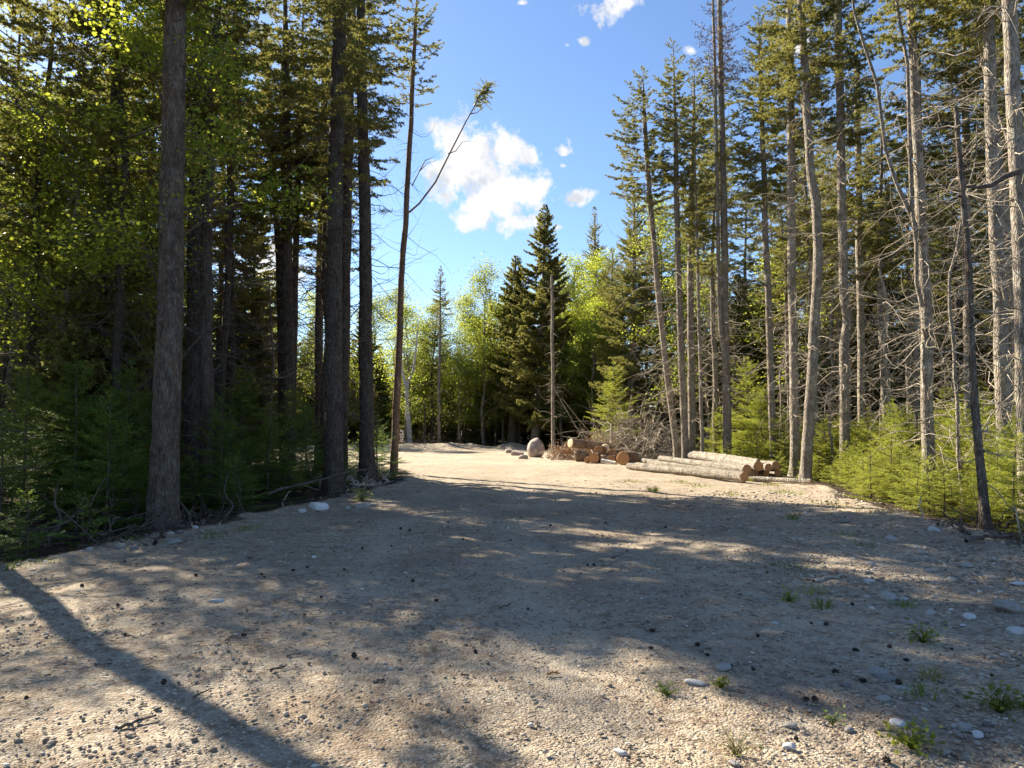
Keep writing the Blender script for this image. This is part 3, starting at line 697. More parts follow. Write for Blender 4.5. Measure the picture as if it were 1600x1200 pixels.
hand_tree('spruce_tree', 'very thin light stem between the trio and the twin spruce', [(1098, 705), (1093, 550), (1088, 350)], 25.4, 5.9, 4.5, 11.5, None, crown=(6.8, 11.5), nbr=60, rmax=1.1, dead=(1.2, 6.5, 40, .9), sides=9, **RD)
tw, tax = hand_tree('dead_spruce', 'tall twin-stemmed spruce with a rusty dead top above the log stack', [(1137, 715), (1133, 540), (1130, 300), (1125, 0)], 25.2, 13.5, 7.2, 17.2, 'the tall twin-stemmed spruce', crown=(13.2, 17.2), nbr=60, rmax=1.6, dead=(1.8, 15, 150, 1.5), sides=14, needle='deadneedle', crown_kw=dict(per=1, sp=.09), **RD)
b0 = np.array(tw.location); st = np.array([at(px, py, 25.1)-b0 for px, py in [(1135, 570), (1127, 535), (1124, 480), (1121, 300), (1117, 100), (1114, -10)]])
a2 = smooth_axis(st, np.linspace(.085, .045, 6), .2, rg, .02); V, Q = trunk_mesh(a2, 9, rg, 'barkgrey', .05, 0)
obj('second_stem', mesh('second_stem', V, None, Q, 'barkgrey'), tw)
hand_tree('spruce_tree', 'slim straight spruce just right of the tall twin-stemmed spruce', [(1209, 690), (1200, 450), (1187, 90)], 24.6, 11.7, 7.2, 15.6, 'the slim straight spruce', crown=(8.8, 15.6), nbr=80, rmax=1.9, dead=(1.2, 9.5, 90, 1.7), sides=12, **RD)
hand_tree('spruce_tree', 'straight pale-barked spruce close left of the curved front spruce', [(1241, 695), (1237, 400), (1234, 0)], 22.6, 14.4, 10.8, 17, None, crown=(10.2, 17), nbr=80, rmax=1.9, dead=(1.2, 10, 110, 1.7), sides=14, **RD)
hand_tree('spruce_tree', 'curved pale spruce with a kinked trunk beside the end of the log stack', [(1258, 752), (1268, 600), (1278, 400), (1275, 320), (1265, 270), (1258, 120), (1250, 0)], 20, 17.1, 10.8, 16, 'the curved front spruce', crown=(10.6, 16), nbr=70, rmax=1.7, dead=(2.0, 10.5, 90, 1.6), sides=16, flare=.25, **RD)
hand_tree('spruce_tree', 'spruce with a swollen knee halfway up its trunk behind sunlit firs', [(1318, 700), (1319, 540), (1326, 500), (1318, 470), (1313, 200), (1308, 0)], 21.3, 15.3, 11.7, 16, 'the knee-bent spruce', crown=(9.8, 16), nbr=75, rmax=1.8, dead=(1.5, 10, 120, 1.8), sides=14, **RD)
hand_tree('spruce_tree', 'dark thin spruce set back behind the knee-bent spruce', [(1346, 680), (1343, 400), (1338, 100)], 27, 11.7, 9.0, 15, None, crown=(8.5, 15), nbr=75, rmax=2.0, dead=(1.2, 9, 100, 1.8), sides=10, **RD)
hand_tree('dead_spruce', 'gnarled short dead stem with tangled pale branches among the firs', [(1388, 690), (1386, 600), (1380, 545), (1388, 480), (1372, 420)], 20.5, 8.1, 4.5, 5.6, None, crown=None, dead=(1.0, 5.4, 70, 1.6), sides=9, wob=.12, **RD)
fk, fax = hand_tree('dead_spruce', 'pale forked spruce with a dead second stem and many bare branches', [(1450, 730), (1447, 500), (1438, 300), (1430, 150), (1421, 0)], 15.6, 18.9, 12.6, 15, 'the forked pale spruce', crown=(9.5, 15), nbr=60, rmax=1.6, dead=(.9, 9.5, 150, 1.9), sides=18, **RD)
b0 = np.array(fk.location); st = np.array([at(px, py, 15.5)-b0 for px, py in [(1438, 372), (1425, 340), (1400, 285), (1384, 235), (1370, 130), (1350, 70), (1335, 20), (1328, -40)]])
g = Geo(); V, Q = tubes(st[None], np.linspace(.05, .022, 8)[None], 8); g.add(V, None, Q)
st2 = np.array([at(px, py, 15.45)-b0 for px, py in [(1441, 480), (1432, 440), (1432, 380), (1425, 330), (1422, 250), (1418, 100), (1405, 30), (1398, -20)]])
V, Q = tubes(st2[None], np.linspace(.05, .03, 8)[None], 8); g.add(V, None, Q)
st3 = np.array([at(px, py, 15.3)-b0 for px, py in [(1440, 235), (1452, 215), (1478, 190), (1500, 165)]]); V, Q = tubes(st3[None], np.linspace(.022, .007, 4)[None], 5); g.add(V, None, Q)
obj('second_stem', g.build('second_stem', 'barkgrey'), fk)
hand_tree('spruce_tree', 'slim spruce in the shade just left of the forked pale spruce', [(1431, 660), (1430, 500), (1436, 250)], 21.5, 8.1, 7.2, 14, None, crown=(8, 14), nbr=60, rmax=1.6, dead=(1.2, 9, 80, 1.5), sides=9, **RD)
hand_tree('dead_spruce', 'dark thin pole with a broken top at the right verge of the drive', [(1541, 832), (1524, 620), (1510, 400), (1495, 172)], 10.9, 13.5, 7.2, 6.2, 'the broken-topped dark pole', crown=None, dead=(.5, 6.0, 42, .9), sides=14, mat='bark', twig='twig')
hand_tree('spruce_tree', 'thick scaly spruce trunk deep in the firs near the right edge', [(1568, 700), (1562, 480), (1552, 250), (1545, 0)], 15.2, 22.5, 16.2, 16, 'the thick scaly right trunk', crown=(9.4, 16), nbr=70, rmax=1.9, dead=(1, 9.5, 150, 1.8), sides=18, **RD)
edge_t, _ = hand_tree('spruce_tree', 'mottled pale spruce trunk cut by the right edge of the picture', [(1611, 800), (1600, 520), (1590, 250), (1578, 0)], 12.4, 27.0, 20.7, 16, None, crown=(9.6, 16), nbr=70, rmax=2.0, dead=(1, 9.5, 130, 1.7), sides=20, **RD)
b0 = np.array(edge_t.location); st = np.array([at(px, py, 11.9)-b0 for px, py in [(1592, 268), (1570, 276), (1548, 290), (1525, 293), (1490, 290), (1448, 291)]])
g = Geo(); V, Q = tubes(st[None], np.array([[.05, .045, .04, .026, .017, .008]]), 8); g.add(V, None, Q); obj('dark_limb', g.build('dark_limb', 'twigdark'), edge_t)
hand_tree('spruce_tree', 'dark shaded spruce standing behind the thick scaly right trunk', [(1592, 690), (1585, 480), (1530, 0)], 19, 18.0, 14.4, 16, None, crown=(9, 16), nbr=70, rmax=2.1, dead=(1, 9, 100, 1.8), sides=12, **RD)
hand_tree('spruce_tree', 'dark straight spruce seen between the broken pole and scaly trunk', [(1512, 690), (1512, 480), (1508, 150)], 21, 13.5, 10.8, 15, None, crown=(8, 15), nbr=70, rmax=2.1, dead=(1, 9, 110, 1.8), sides=12, **RD)
# far side of the clearing
hand_tree('spruce_tree', 'thin bare tree with a small fir tip above the far bank', [(686, 697), (687, 560), (688, 432)], 47, 6, 2, 11.2, 'the thin fir-tipped tree', crown=(8.6, 11.6), nbr=60, rmax=.9, dead=(2.5, 8.5, 40, .8), sides=8, prof=cone, **RD)
def far_birch():
    D = 46.5; b = at(641, 698, D); bz = tz(b[0], D); b0 = np.array([b[0], D, bz]); b[2] = bz
    e = empty('birch_tree', b0); tag(e, 'white forked birch with broken arms on the far bank', 'tree'); LAND.append(('the white forked birch', 641, 698, D))
    for nm, pl, r0, r1 in (('trunk', [(641, 698), (637, 640), (635, 598)], .16, .12), ('left_arm', [(635, 600), (629, 585), (627, 560), (629, 540)], .10, .04), ('right_arm', [(635, 600), (645, 585), (650, 550), (653, 512)], .11, .035)):
        p_ = np.array([at(x, y, D)-b0 for x, y in pl]); p_[0, 2] = max(p_[0, 2], 0) if nm == 'trunk' else p_[0, 2]
        a = smooth_axis(p_, np.linspace(r0, r1, len(p_)), .15, rg, .03); V, Q = trunk_mesh(a, 9, rg, 'birch', .05, .1 if nm == 'trunk' else 0); obj(nm, mesh(nm, V, None, Q, 'birch'), e)
    HAND.append((b0[0], b0[1], .2))
far_birch()
hand_tree('spruce_tree', 'lit conical spruce with the highest tip left of the right wood', [(836, 700), (848, 500), (852, 330)], 45, 15, 2, 14.2, 'the conical far spruce', crown=(1.6, 14.8), nbr=210, rmax=3.0, dead=None, sides=9, prof=cone, detail=.8, crown_kw=dict(el0=-.22, el1=.4, up=.3, nl=.15, nw=.07), **RD)
hand_tree('spruce_tree', 'broad lit spruce in front of the pale maple by the boulder', [(800, 700), (805, 500), (806, 400)], 49, 15, 2, 12.6, None, crown=(2.4, 12.8), nbr=190, rmax=2.8, dead=None, sides=9, prof=cone, detail=.8, crown_kw=dict(el0=-.22, el1=.4, up=.3, nl=.15, nw=.07), **RD)
hand_tree('spruce_tree', 'dark pointed spruce standing behind the pale maple', [(930, 690), (930, 450), (929, 335)], 56, 14, 2, 17.2, None, crown=(4, 17.6), nbr=200, rmax=2.5, dead=None, sides=9, prof=cone, detail=.75, **RD)
hand_tree('spruce_tree', 'wide full spruce left of the bowed pale spruce', [(985, 690), (990, 450), (991, 300)], 40, 16, 2, 13.8, 'the wide full spruce', crown=(3.0, 14.2), nbr=200, rmax=2.9, dead=(1, 4, 40, 1.5), sides=10, prof=cone, detail=.85, **RD)
hand_tree('spruce_tree', 'small dark spruce tip between the maple and the wide full spruce', [(952, 690), (955, 500), (957, 395)], 47, 14, 2, 12.4, None, crown=(2.2, 12.8), nbr=170, rmax=2.6, dead=None, sides=9, prof=cone, detail=.8, **RD)
hand_tree('spruce_tree', 'distant dark spruce peak above the sunlit far maples', [(765, 692), (765, 520), (765, 452)], 62, 10, 1.5, 12.8, None, crown=(2, 13), nbr=110, rmax=2.4, dead=None, sides=8, prof=cone, detail=.7, **RD)

# ================================================================== the forest behind: shared kinds, copied
def proto(name, parts):
    e = empty(name, (0, 0, 0))
    for nm, me in zip(('trunk', 'branches', 'crown'), parts):
        if me: obj(nm, me, e)
    return e
USED = set()
def place(p, loc, rz, sc):
    if p.name not in USED:
        USED.add(p.name); p.location = [float(v) for v in loc]; p.rotation_euler.z = rz; p.scale = (sc,)*3; return p
    return copy_tree(p, loc, rz, sc)
def tallspruce(i, H, base, tw, bk, det=.8, nbr=70):
    rg = np.random.default_rng(100+i); r = .10+.05*rg.random()
    ax = smooth_axis([(0, 0, 0), (.1*rg.normal(), .1*rg.normal(), H*.5), (.25*rg.normal(), .25*rg.normal(), H)], [r, r*.7, .015], .3, rg, .1)
    return spruce_parts(ax, rg, crown=(base, H), nbr=nbr, rmax=1.9+.4*rg.random(), dead=(.8, base+1, 110, 1.7), sides=9, mat=bk, twig=tw, detail=det, crown_kw=dict(el0=-.3, el1=.5))
def fullspruce(i, H, z0, rmax, n=170, det=.75):
    rg = np.random.default_rng(200+i)
    ax = smooth_axis([(0, 0, 0), (.05, .05, H*.5), (.1*rg.normal(), .1*rg.normal(), H)], [.11, .07, .01], .3, rg, .06)
    return spruce_parts(ax, rg, crown=(z0, H), nbr=n, rmax=rmax, dead=(.4, z0+.5, 25, 1.3), sides=8, mat='bark', twig='twigdark', prof=cone, detail=det, crown_kw=dict(el0=-.25, el1=.4, up=.25, nl=.14, nw=.065))
TALL = [proto('spruce_tree', tallspruce(i, H, b, 'twig', 'barkgrey')) for i, (H, b) in enumerate([(15.5, 8.0), (14.5, 7.0), (16.5, 9.2), (13.5, 6.2)])]
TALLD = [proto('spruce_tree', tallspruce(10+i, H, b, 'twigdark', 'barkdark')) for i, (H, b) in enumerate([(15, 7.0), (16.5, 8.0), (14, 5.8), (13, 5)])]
FULL = [proto('conifer_tree', fullspruce(i, H, z0, r)) for i, (H, z0, r) in enumerate([(9, .8, 2.0), (11.5, 1.2, 2.3), (13, 2.0, 2.5), (7, .5, 1.7)])]  # full conifers, species left open
POLE = []
for i, H in enumerate((7, 9, 5.5, 8)):
    rg = np.random.default_rng(300+i)
    ax = smooth_axis([(0, 0, 0), (.2*rg.normal(), .2*rg.normal(), H*.6), (.4*rg.normal(), .4*rg.normal(), H)], [.045, .035, .012], .25, rg, .15)
    POLE.append(proto('dead_pole', spruce_parts(ax, rg, crown=None, dead=(.6, H*.97, 75, 1.2), sides=7, mat='barkgrey', twig='twig')))
MAPLE = [proto('maple_tree', deciduous_parts(np.random.default_rng(400+i), H, s, int(n*1.15), .09, m, bk, .09, low, nlimb=18)) for i, (H, s, n, m, low, bk) in enumerate([(9.5, 2.6, 9000, 'leaf', .3, 'barkgrey'), (11, 2.9, 10000, 'leaf2', .32, 'barkgrey'), (12.5, 3.2, 11000, 'leaf', .38, 'bark'), (6.0, 1.9, 6000, 'leaf2', .2, 'barkgrey')])]
def sapling(i, H, rmax, n, needle='fir'):
    rg = np.random.default_rng(500+i)
    ax = smooth_axis([(0, 0, 0), (.02*rg.normal(), .02*rg.normal(), H*.5), (.05*rg.normal(), .05*rg.normal(), H)], [.009+.008*H, .006+.004*H, .003], .1, rg, .02)
    V, Q = trunk_mesh(ax, 6, rg, 'bark', .03, .1); tm = mesh('trunk', V, None, Q, 'bark')
    wood, nd, _ = conifer_crown(ax, .06*H, H*.99, n, rmax, rg, young, el0=-.05, el1=.75, up=.12, sec_sp=.03, sec_len=.5, ter=4, sp=.012, nl=.030, nw=.017, flat=True, per=1, smin=.10, rb=.006, droop=-.05, whorl=True, termin=.05)
    g = Geo(); g.add(wood[0], None, wood[1])
    return tm, g.build('branches', 'twigdark'), mesh('crown', nd[0], nd[1], None, needle, nd[2], smooth=False)
SAPS = [(.55, .45, 30), (.8, .55, 40), (1.05, .66, 45), (1.35, .78, 55), (1.8, .92, 65), (2.6, 1.15, 85)]
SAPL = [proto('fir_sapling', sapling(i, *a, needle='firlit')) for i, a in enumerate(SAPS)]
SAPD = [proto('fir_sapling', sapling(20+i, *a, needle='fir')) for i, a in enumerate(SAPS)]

r3 = np.random.default_rng(21)
placed = [(h[0], h[1], 1.7 if h[1] < 14 else .9) for h in HAND]
PENDING = []       # (object, base phrase, category, group, point)
def ok_place(x, y, gap):
    for (a, b, g_) in placed:
        if (x-a)**2+(y-b)**2 < min(gap, max(g_, gap*.6))**2: return False
    return True
def sight_clear(x, y, h=3):   # keep random trees from standing in front of the drawn ones and the clearing
    return True
def fill(n, region, gap, chooser, words, cat, group, smin=-.9, sc=(.85, 1.15), tries=30, shade_test=True):
    made = 0
    for _ in range(n*tries):
        if made >= n: break
        x, y = region(r3)
        if float(sdf(np.array([x]), np.array([y]))[0]) > smin or not ok_place(x, y, gap): continue
        p = chooser(x, y, r3); s = r3.uniform(*sc)
        o = place(p, (x, y, tz(x, y)-.03), r3.uniform(0, 6.28), s); placed.append((x, y, gap)); made += 1
        PENDING.append((o, words, cat, group, (x, y)))
def box(x0, x1, y0, y1): return lambda r: (r.uniform(x0, x1), r.uniform(y0, y1))
pick = lambda *L: (lambda x, y, r: (lambda c: c[r.integers(0, len(c))])(L[r.integers(0, len(L))]))
# keep the sun's way into the clearing open: nothing tall between the clearing and the low sun
def left_wood(r):
    while True:
        y = r.uniform(7, 46); x = r.uniform(-34, -5.5)
        if x < -4.6-(y-22.5)*1.15 if y > 22.5 else x < -5.8-max(0, (16-y))*.08:
            nn = x*.695+y*.719
            if .2 < nn < 5.0 and x < -6.5: continue
            if abs(x) < .75*y+5: return x, y
def right_wood(r):
    while True:
        y = r.uniform(9, 48); x = r.uniform(7.0, 36)
        if x < .74*y+5 and x > 8.6-(.0 if y < 22 else (y-22)*.20): return x, y
fill(34, left_wood, 1.8, pick(TALLD), 'dark spruce with bare lower trunk in the left wood', 'tree', 'dark spruces of the left wood', -1.0)
fill(24, left_wood, 1.6, pick(FULL[:2], FULL[3:]), 'dense dark young conifer in the left wood', 'tree', 'full conifers of the left wood', -1.2)
fill(10, left_wood, 1.6, pick(MAPLE), 'backlit green maple in the left wood', 'tree', 'maples of the left wood', -1.5)
fill(20, left_wood, 1.0, pick(POLE), 'thin dead pole with bare twigs in the left wood', 'tree', 'dead poles of the left wood', -.8)
fill(48, right_wood, 1.7, pick(TALL, TALL, TALLD), 'tall spruce with bare lower trunk in the right wood', 'tree', 'tall spruces of the right wood', -2.2)
fill(26, right_wood, 1.2, pick(POLE), 'thin dead pole with bleached twigs in the right wood', 'tree', 'dead poles of the right wood', -1.4)
fill(38, lambda r: (lambda y: (r.uniform(.24*y+4, .74*y+5), y))(r.uniform(24, 60)), 1.8, pick(FULL), 'full green conifer deep in the right wood', 'tree', 'full conifers of the right wood', -4)
fill(8, lambda r: (lambda y: (r.uniform(.12*y, .5*y+3), y))(r.uniform(30, 50)), 2.0, pick(MAPLE), 'pale green maple in the right wood', 'tree', 'maples of the right wood', -2)
# far side of the clearing: low enough to let the sun over it
fill(44, box(-26, 4, 48.5, 62), 1.6, pick(MAPLE[:2], MAPLE[3:]), 'sunlit maple beyond the far bank', 'tree', 'maples beyond the clearing', -1, (.95, 1.15))
fill(48, box(-26, 6, 47.4, 64), 1.1, pick(POLE, TALLD[3:], FULL[:1], FULL[3:], TALLD[2:]), 'dark thin tree beyond the far bank', 'tree', 'thin trees beyond the clearing', -.6, (.55, .8))
fill(75, lambda r: (lambda y: (r.uniform(-.75*y, .75*y), y))(r.uniform(60, 110)), 2.6, pick(FULL, TALLD, MAPLE[:3]), 'distant tree of the wood behind the clearing', 'tree', 'distant trees', -4, (.75, 1.0))
fill(34, lambda r: (r.uniform(-46, -19), r.uniform(30, 70)), 2.0, pick(FULL[:2], MAPLE[:2], TALLD[2:]), 'distant tree of the left wood', 'tree', 'distant trees of the left wood', -2, (.6, .8))
fill(56, box(-24, 5, 51, 72), 1.5, pick(FULL), 'dark dense conifer behind the far maples', 'tree', 'dark conifers beyond the clearing', -2, (.62, .85))
fill(50, lambda r: (lambda y: (r.uniform(.22*y+2, .74*y+5), y))(r.uniform(34, 75)), 1.5, pick(FULL[:1], FULL[3:]), 'small dense conifer deep in the right wood', 'tree', 'small conifers of the right wood', -4)
for px, D_, k, s in ((1095, 41, 0, .8), (1118, 44, 1, .8), (1075, 46, 2, .8), (1105, 38, 3, .9), (1160, 40, 0, .9), (1050, 48, 1, .8), (1140, 47, 2, .8), (905, 55, 2, 1.0), (945, 52, 1, 1.05), (880, 57, 1, 1.0), (915, 46, 3, 1.0)):
    x = (px-800)/F*D_; o = place(FULL[k], (x, D_, tz(x, D_)), r3.uniform(0, 6.28), s); placed.append((x, D_, 1.5)); PENDING.append((o, 'full green conifer deep in the right wood', 'tree', 'full conifers of the right wood', (x, D_)))
# trees about the left edge, some unseen and added for shadows on the drive
for x, y, k in ((-8.6, 15.6, 1), (-10.4, 6.0, 0), (-8.0, 15.0, 3), (-17.8, 21.0, 0), (-8.2, 10.5, 2), (-17.6, 17.6, 0), (-11.0, 16.9, 3), (-12, 8.2, 1), (-9.6, 3.0, 0), (-13.5, 5.0, 2), (-13.5, 19.8, 3), (-15.5, 11, 0)):
    o = place(TALLD[k], (x, y, tz(x, y)-.03), r3.uniform(0, 6.28), 1.3 if x == -8.2 else 1.05); placed.append((x, y, 1.5)); PENDING.append((o, 'dark spruce at the left edge of the picture', 'tree', 'dark spruces of the left wood', (x, y)))
for x, y, k, s in ((-9.6, 15.9, 0, .95), (-12.5, 18.6, 1, .9), (-14.8, 18.7, 2, 1.1), (-13.5, 21, 2, .9), (-10.8, 24.5, 1, .85)):  # the tallest maple is added for its dappled shade on the drive
    o = place(MAPLE[k], (x, y, tz(x, y)), r3.uniform(0, 6.28), s); placed.append((x, y, 1.5)); PENDING.append((o, 'backlit green maple in the left wood', 'tree', 'maples of the left wood', (x, y)))
for x, y, k, s in ((-1.8, 47.6, 3, 1.15), (-.6, 48.2, 0, .72), (-3.4, 47.8, 3, 1.0), (2.9, 44, 3, 1.1), (4.6, 42, 0, .8), (3.9, 47, 0, .95), (3.6, 50, 1, 1.05), (4.4, 50.5, 2, 1.05), (6.0, 52.5, 2, 1.1), (3.0, 54, 2, 1.0), (-1.2, 52, 0, 1.1), (.2, 53, 1, 1.0), (-3.0, 53, 0, 1.05), (5.2, 46, 0, 1.0), (-2.5, 52, 0, .95), (-6, 51, 1, .82), (.4, 53.5, 1, .95), (9.5, 36, 1, .9), (12.5, 33, 0, 1)):
    o = place(MAPLE[k], (x, y, tz(x, y)), r3.uniform(0, 6.28), s); placed.append((x, y, 1.5)); PENDING.append((o, 'sunlit pale maple at the edge of the clearing', 'tree', 'maples beyond the clearing', (x, y)))

# saplings
def verge_right(r):
    while True:
        y = 9.4+18*r.random()**1.35; x = r.uniform(6.4, 20)
        if x < .72*y+1.5: return x, y
def sapsize(protos, a=1.25, b=.85):
    def f(x, y, r):
        d = -float(sdf(np.array([x]), np.array([y]))[0]); m = min(5, max(0, int(r.normal(a+d*b, 1.1))))
        return protos[min(m, 4 if r.random() < .9 else 5)]
    return f
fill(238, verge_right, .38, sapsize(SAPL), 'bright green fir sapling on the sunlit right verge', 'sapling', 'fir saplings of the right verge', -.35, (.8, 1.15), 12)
for px, py, D, k, s in ((1165, 640, 27.5, 5, 1.55), (1190, 690, 26.5, 5, 1.2), (1120, 690, 28.5, 4, 1.2), (955, 690, 34.5, 5, 1.7), (1225, 690, 24, 4, 1.2), (1290, 690, 23.5, 4, 1.1), (1400, 700, 18, 5, .85), (1490, 700, 17, 5, .8)):
    x = (px-800)/F*D
    o = place(SAPL[k], (x, D, tz(x, D)), r3.uniform(0, 6.28), s); PENDING.append((o, 'tall bright fir sapling in the sun', 'sapling', 'fir saplings of the right verge', (x, D)))
def verge_left(r):
    while True:
        y = 8.2+18*r.random()**1.3; x = r.uniform(-17, -3.5)
        if abs(x) < .72*y+1: return x, y
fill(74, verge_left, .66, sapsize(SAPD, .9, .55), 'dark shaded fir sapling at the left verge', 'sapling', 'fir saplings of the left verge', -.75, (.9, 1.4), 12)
for px, D, k, s in ((40, 12.6, 5, 1.0), (120, 13.4, 5, 1.1), (200, 14, 5, 1.1), (90, 15.5, 5, 1.4), (170, 11.8, 4, 1.2), (345, 15.2, 4, 1.2), (420, 16.5, 4, 1.15), (455, 18, 5, 1.0), (380, 18.5, 5, 1.2), (530, 24.5, 4, .8), (598, 30, 3, .9), (480, 22, 5, .9)):
    x = (px-800)/F*D
    o = place(SAPD[k], (x, D, tz(x, D)), r3.uniform(0, 6.28), s); PENDING.append((o, 'tall dark fir sapling at the left verge', 'sapling', 'fir saplings of the left verge', (x, D)))
for p_ in TALL+TALLD+FULL+POLE+MAPLE+SAPL+SAPD:
    if p_.name not in USED:
        for ch in list(p_.children): bpy.data.objects.remove(ch)
        bpy.data.objects.remove(p_)

# ================================================================== logs
def log_thing(name, label, a, b, r, mat, cut0, cut1, seed, group=None, category='log', knots=True):
    """a log from a to b (its axis); local x runs along it"""
    a, b = np.asarray(a, float), np.asarray(b, float); L = np.linalg.norm(b-a); rg = np.random.default_rng(seed)
    m = max(6, int(L/.12)); t = np.linspace(0, 1, m); ra = r if hasattr(r, '__len__') else (r, r)
    P = np.stack([(t-.5)*L, .03*L*.15*np.sin(t*3+seed), .02*L*.12*np.sin(t*4+seed*2)], -1); P[:, 1:] -= P[[0, -1], 1:].mean(0)
    R = ra[0]+(ra[1]-ra[0])*t; sx = rg.random()*50
    def rf(P_, th):
        x = P_[..., 0][..., None]; u = np.cos(th)[None, None]; v = np.sin(th)[None, None]
        return 1+.10*fbm(u*1.2+sx+x*.7, v*1.2+x*.4+0*u, seed % 77, 3)+.05*fbm(u*4+sx+x*5, v*4+x*3+0*u, seed % 71, 2)
    k = 22; V, Q = tubes(P[None], R[None], k, rf)
    e = empty(name, (a+b)/2); d = (b-a)/L
    e.rotation_euler = Vector(d).to_track_quat('X', 'Z').to_euler()
    bk = obj('bark', mesh('bark', V, None, Q, mat), e)
    for end, cm in ((0, cut0), (m-1, cut1)):
        ring = V.reshape(m, k, 3)[end]; c = ring.mean(0); s = -1 if end == 0 else 1
        rings = [c+(ring-c)*f+np.array([s*o_, 0, 0]) for f, o_ in ((1, .0), (.97, .006), (.6, .008+.004*rg.random()), (.25, .009))]
        VV = np.concatenate(rings+[c[None]+np.array([[s*.009, 0, 0]])]); i = np.arange(k); j = (i+1) % k
        qs = np.concatenate([np.stack([q_*k+i, q_*k+j, (q_+1)*k+j, (q_+1)*k+i], -1) for q_ in range(3)])
        ts = np.stack([3*k+i, 3*k+j, np.full(k, 4*k)], -1)
        obj('cut_end', mesh('cut_end', VV, ts, qs, cm), e)
    if knots:
        kn = Geo()
        for _ in range(int(L*1.2)):
            x = rg.uniform(-.45, .45)*L; an = rg.random()*6.28; rr = ra[0]*.98; dv = np.array([.25, math.cos(an), math.sin(an)])
            q0 = np.array([x, math.cos(an)*rr*.85, math.sin(an)*rr*.85]); V, Q = tubes(np.stack([q0, q0+dv*rr*.25, q0+dv*rr*.42])[None], np.array([[.02, .016, .006]]), 6); kn.add(V, None, Q)
        if kn.V: obj('knots', kn.build('knots', mat), bk)
    return tag(e, label, category, group)
G = 'long logs of the stacked pile'
def P3(x, y, z): return (x, y, z+tz(x, y))
logs = [
 ('longest pale log lying in front at the foot of the stack', (3.95, 25.3, .13), (6.10, 19.45, .155), (0.107, 0.138), 'cutpale', 'cutbrown'),
 ('slim pale log on the ground just behind the front log', (4.75, 29.0, .12), (6.22, 21.0, .15), (0.086, 0.103), 'cutpale', 'cutbrown'),
 ('pale log lying on top of the stack just above the front log', (5.25, 26.2, .32), (6.42, 20.35, .315), (0.095, 0.133), 'cutpale', 'cutbrown'),
 ('hidden ground log wedged under the top logs of the stack', (5.0, 27.0, .13), (6.66, 20.9, .13), (0.103, 0.103), 'cutpale', 'cutgrey'),
 ('uppermost log of the stack with the big raised brown end', (6.15, 27.4, .41), (6.83, 20.6, .39), (0.112, 0.142), 'cutpale', 'cutbrown'),
 ('pale log on the upper layer right of the big raised end', (6.5, 27.0, .32), (7.27, 21.0, .315), (0.086, 0.107), 'cutpale', 'cutbrown'),
 ('rightmost log of the upper layer of the stack', (6.85, 27.3, .32), (7.58, 21.25, .32), (0.103, 0.129), 'cutpale', 'cutbrown'),
 ('small log with a round end low in the middle of the stack', (6.2, 27.5, .12), (7.08, 21.6, .12), (0.086, 0.099), 'cutpale', 'cutgrey'),
 ('second small log end low on the right side of the stack', (6.5, 27.8, .12), (7.35, 21.5, .125), (0.086, 0.103), 'cutpale', 'cutbrown'),
 ('thin log squeezed between the two front logs of the stack', (4.35, 27.2, .09), (5.98, 20.9, .10), (.07, .08), 'cutpale', 'cutbrown'),
 ('thin twisted log lying over the upper layer of the stack', (6.3, 26.4, .50), (7.05, 21.3, .475), (.06, .07), 'cutpale', 'cutbrown'),
 ('outermost low log at the right side of the stack', (6.9, 27.6, .12), (7.66, 21.35, .13), (0.086, 0.112), 'cutpale', 'cutbrown'),
 ('thin pale log lying alone between the stack and the curved tree', (6.42, 20.3, .085), (7.55, 18.75, .08), (0.065, 0.069), 'cutpale', 'cutgrey')]
for i, (lab, a, b, r, c0, c1) in enumerate(logs): log_thing('log', lab, P3(*a), P3(*b), r, 'logbark', c0, c1, 40+i, G)
G = 'short cut rounds beside the brush'
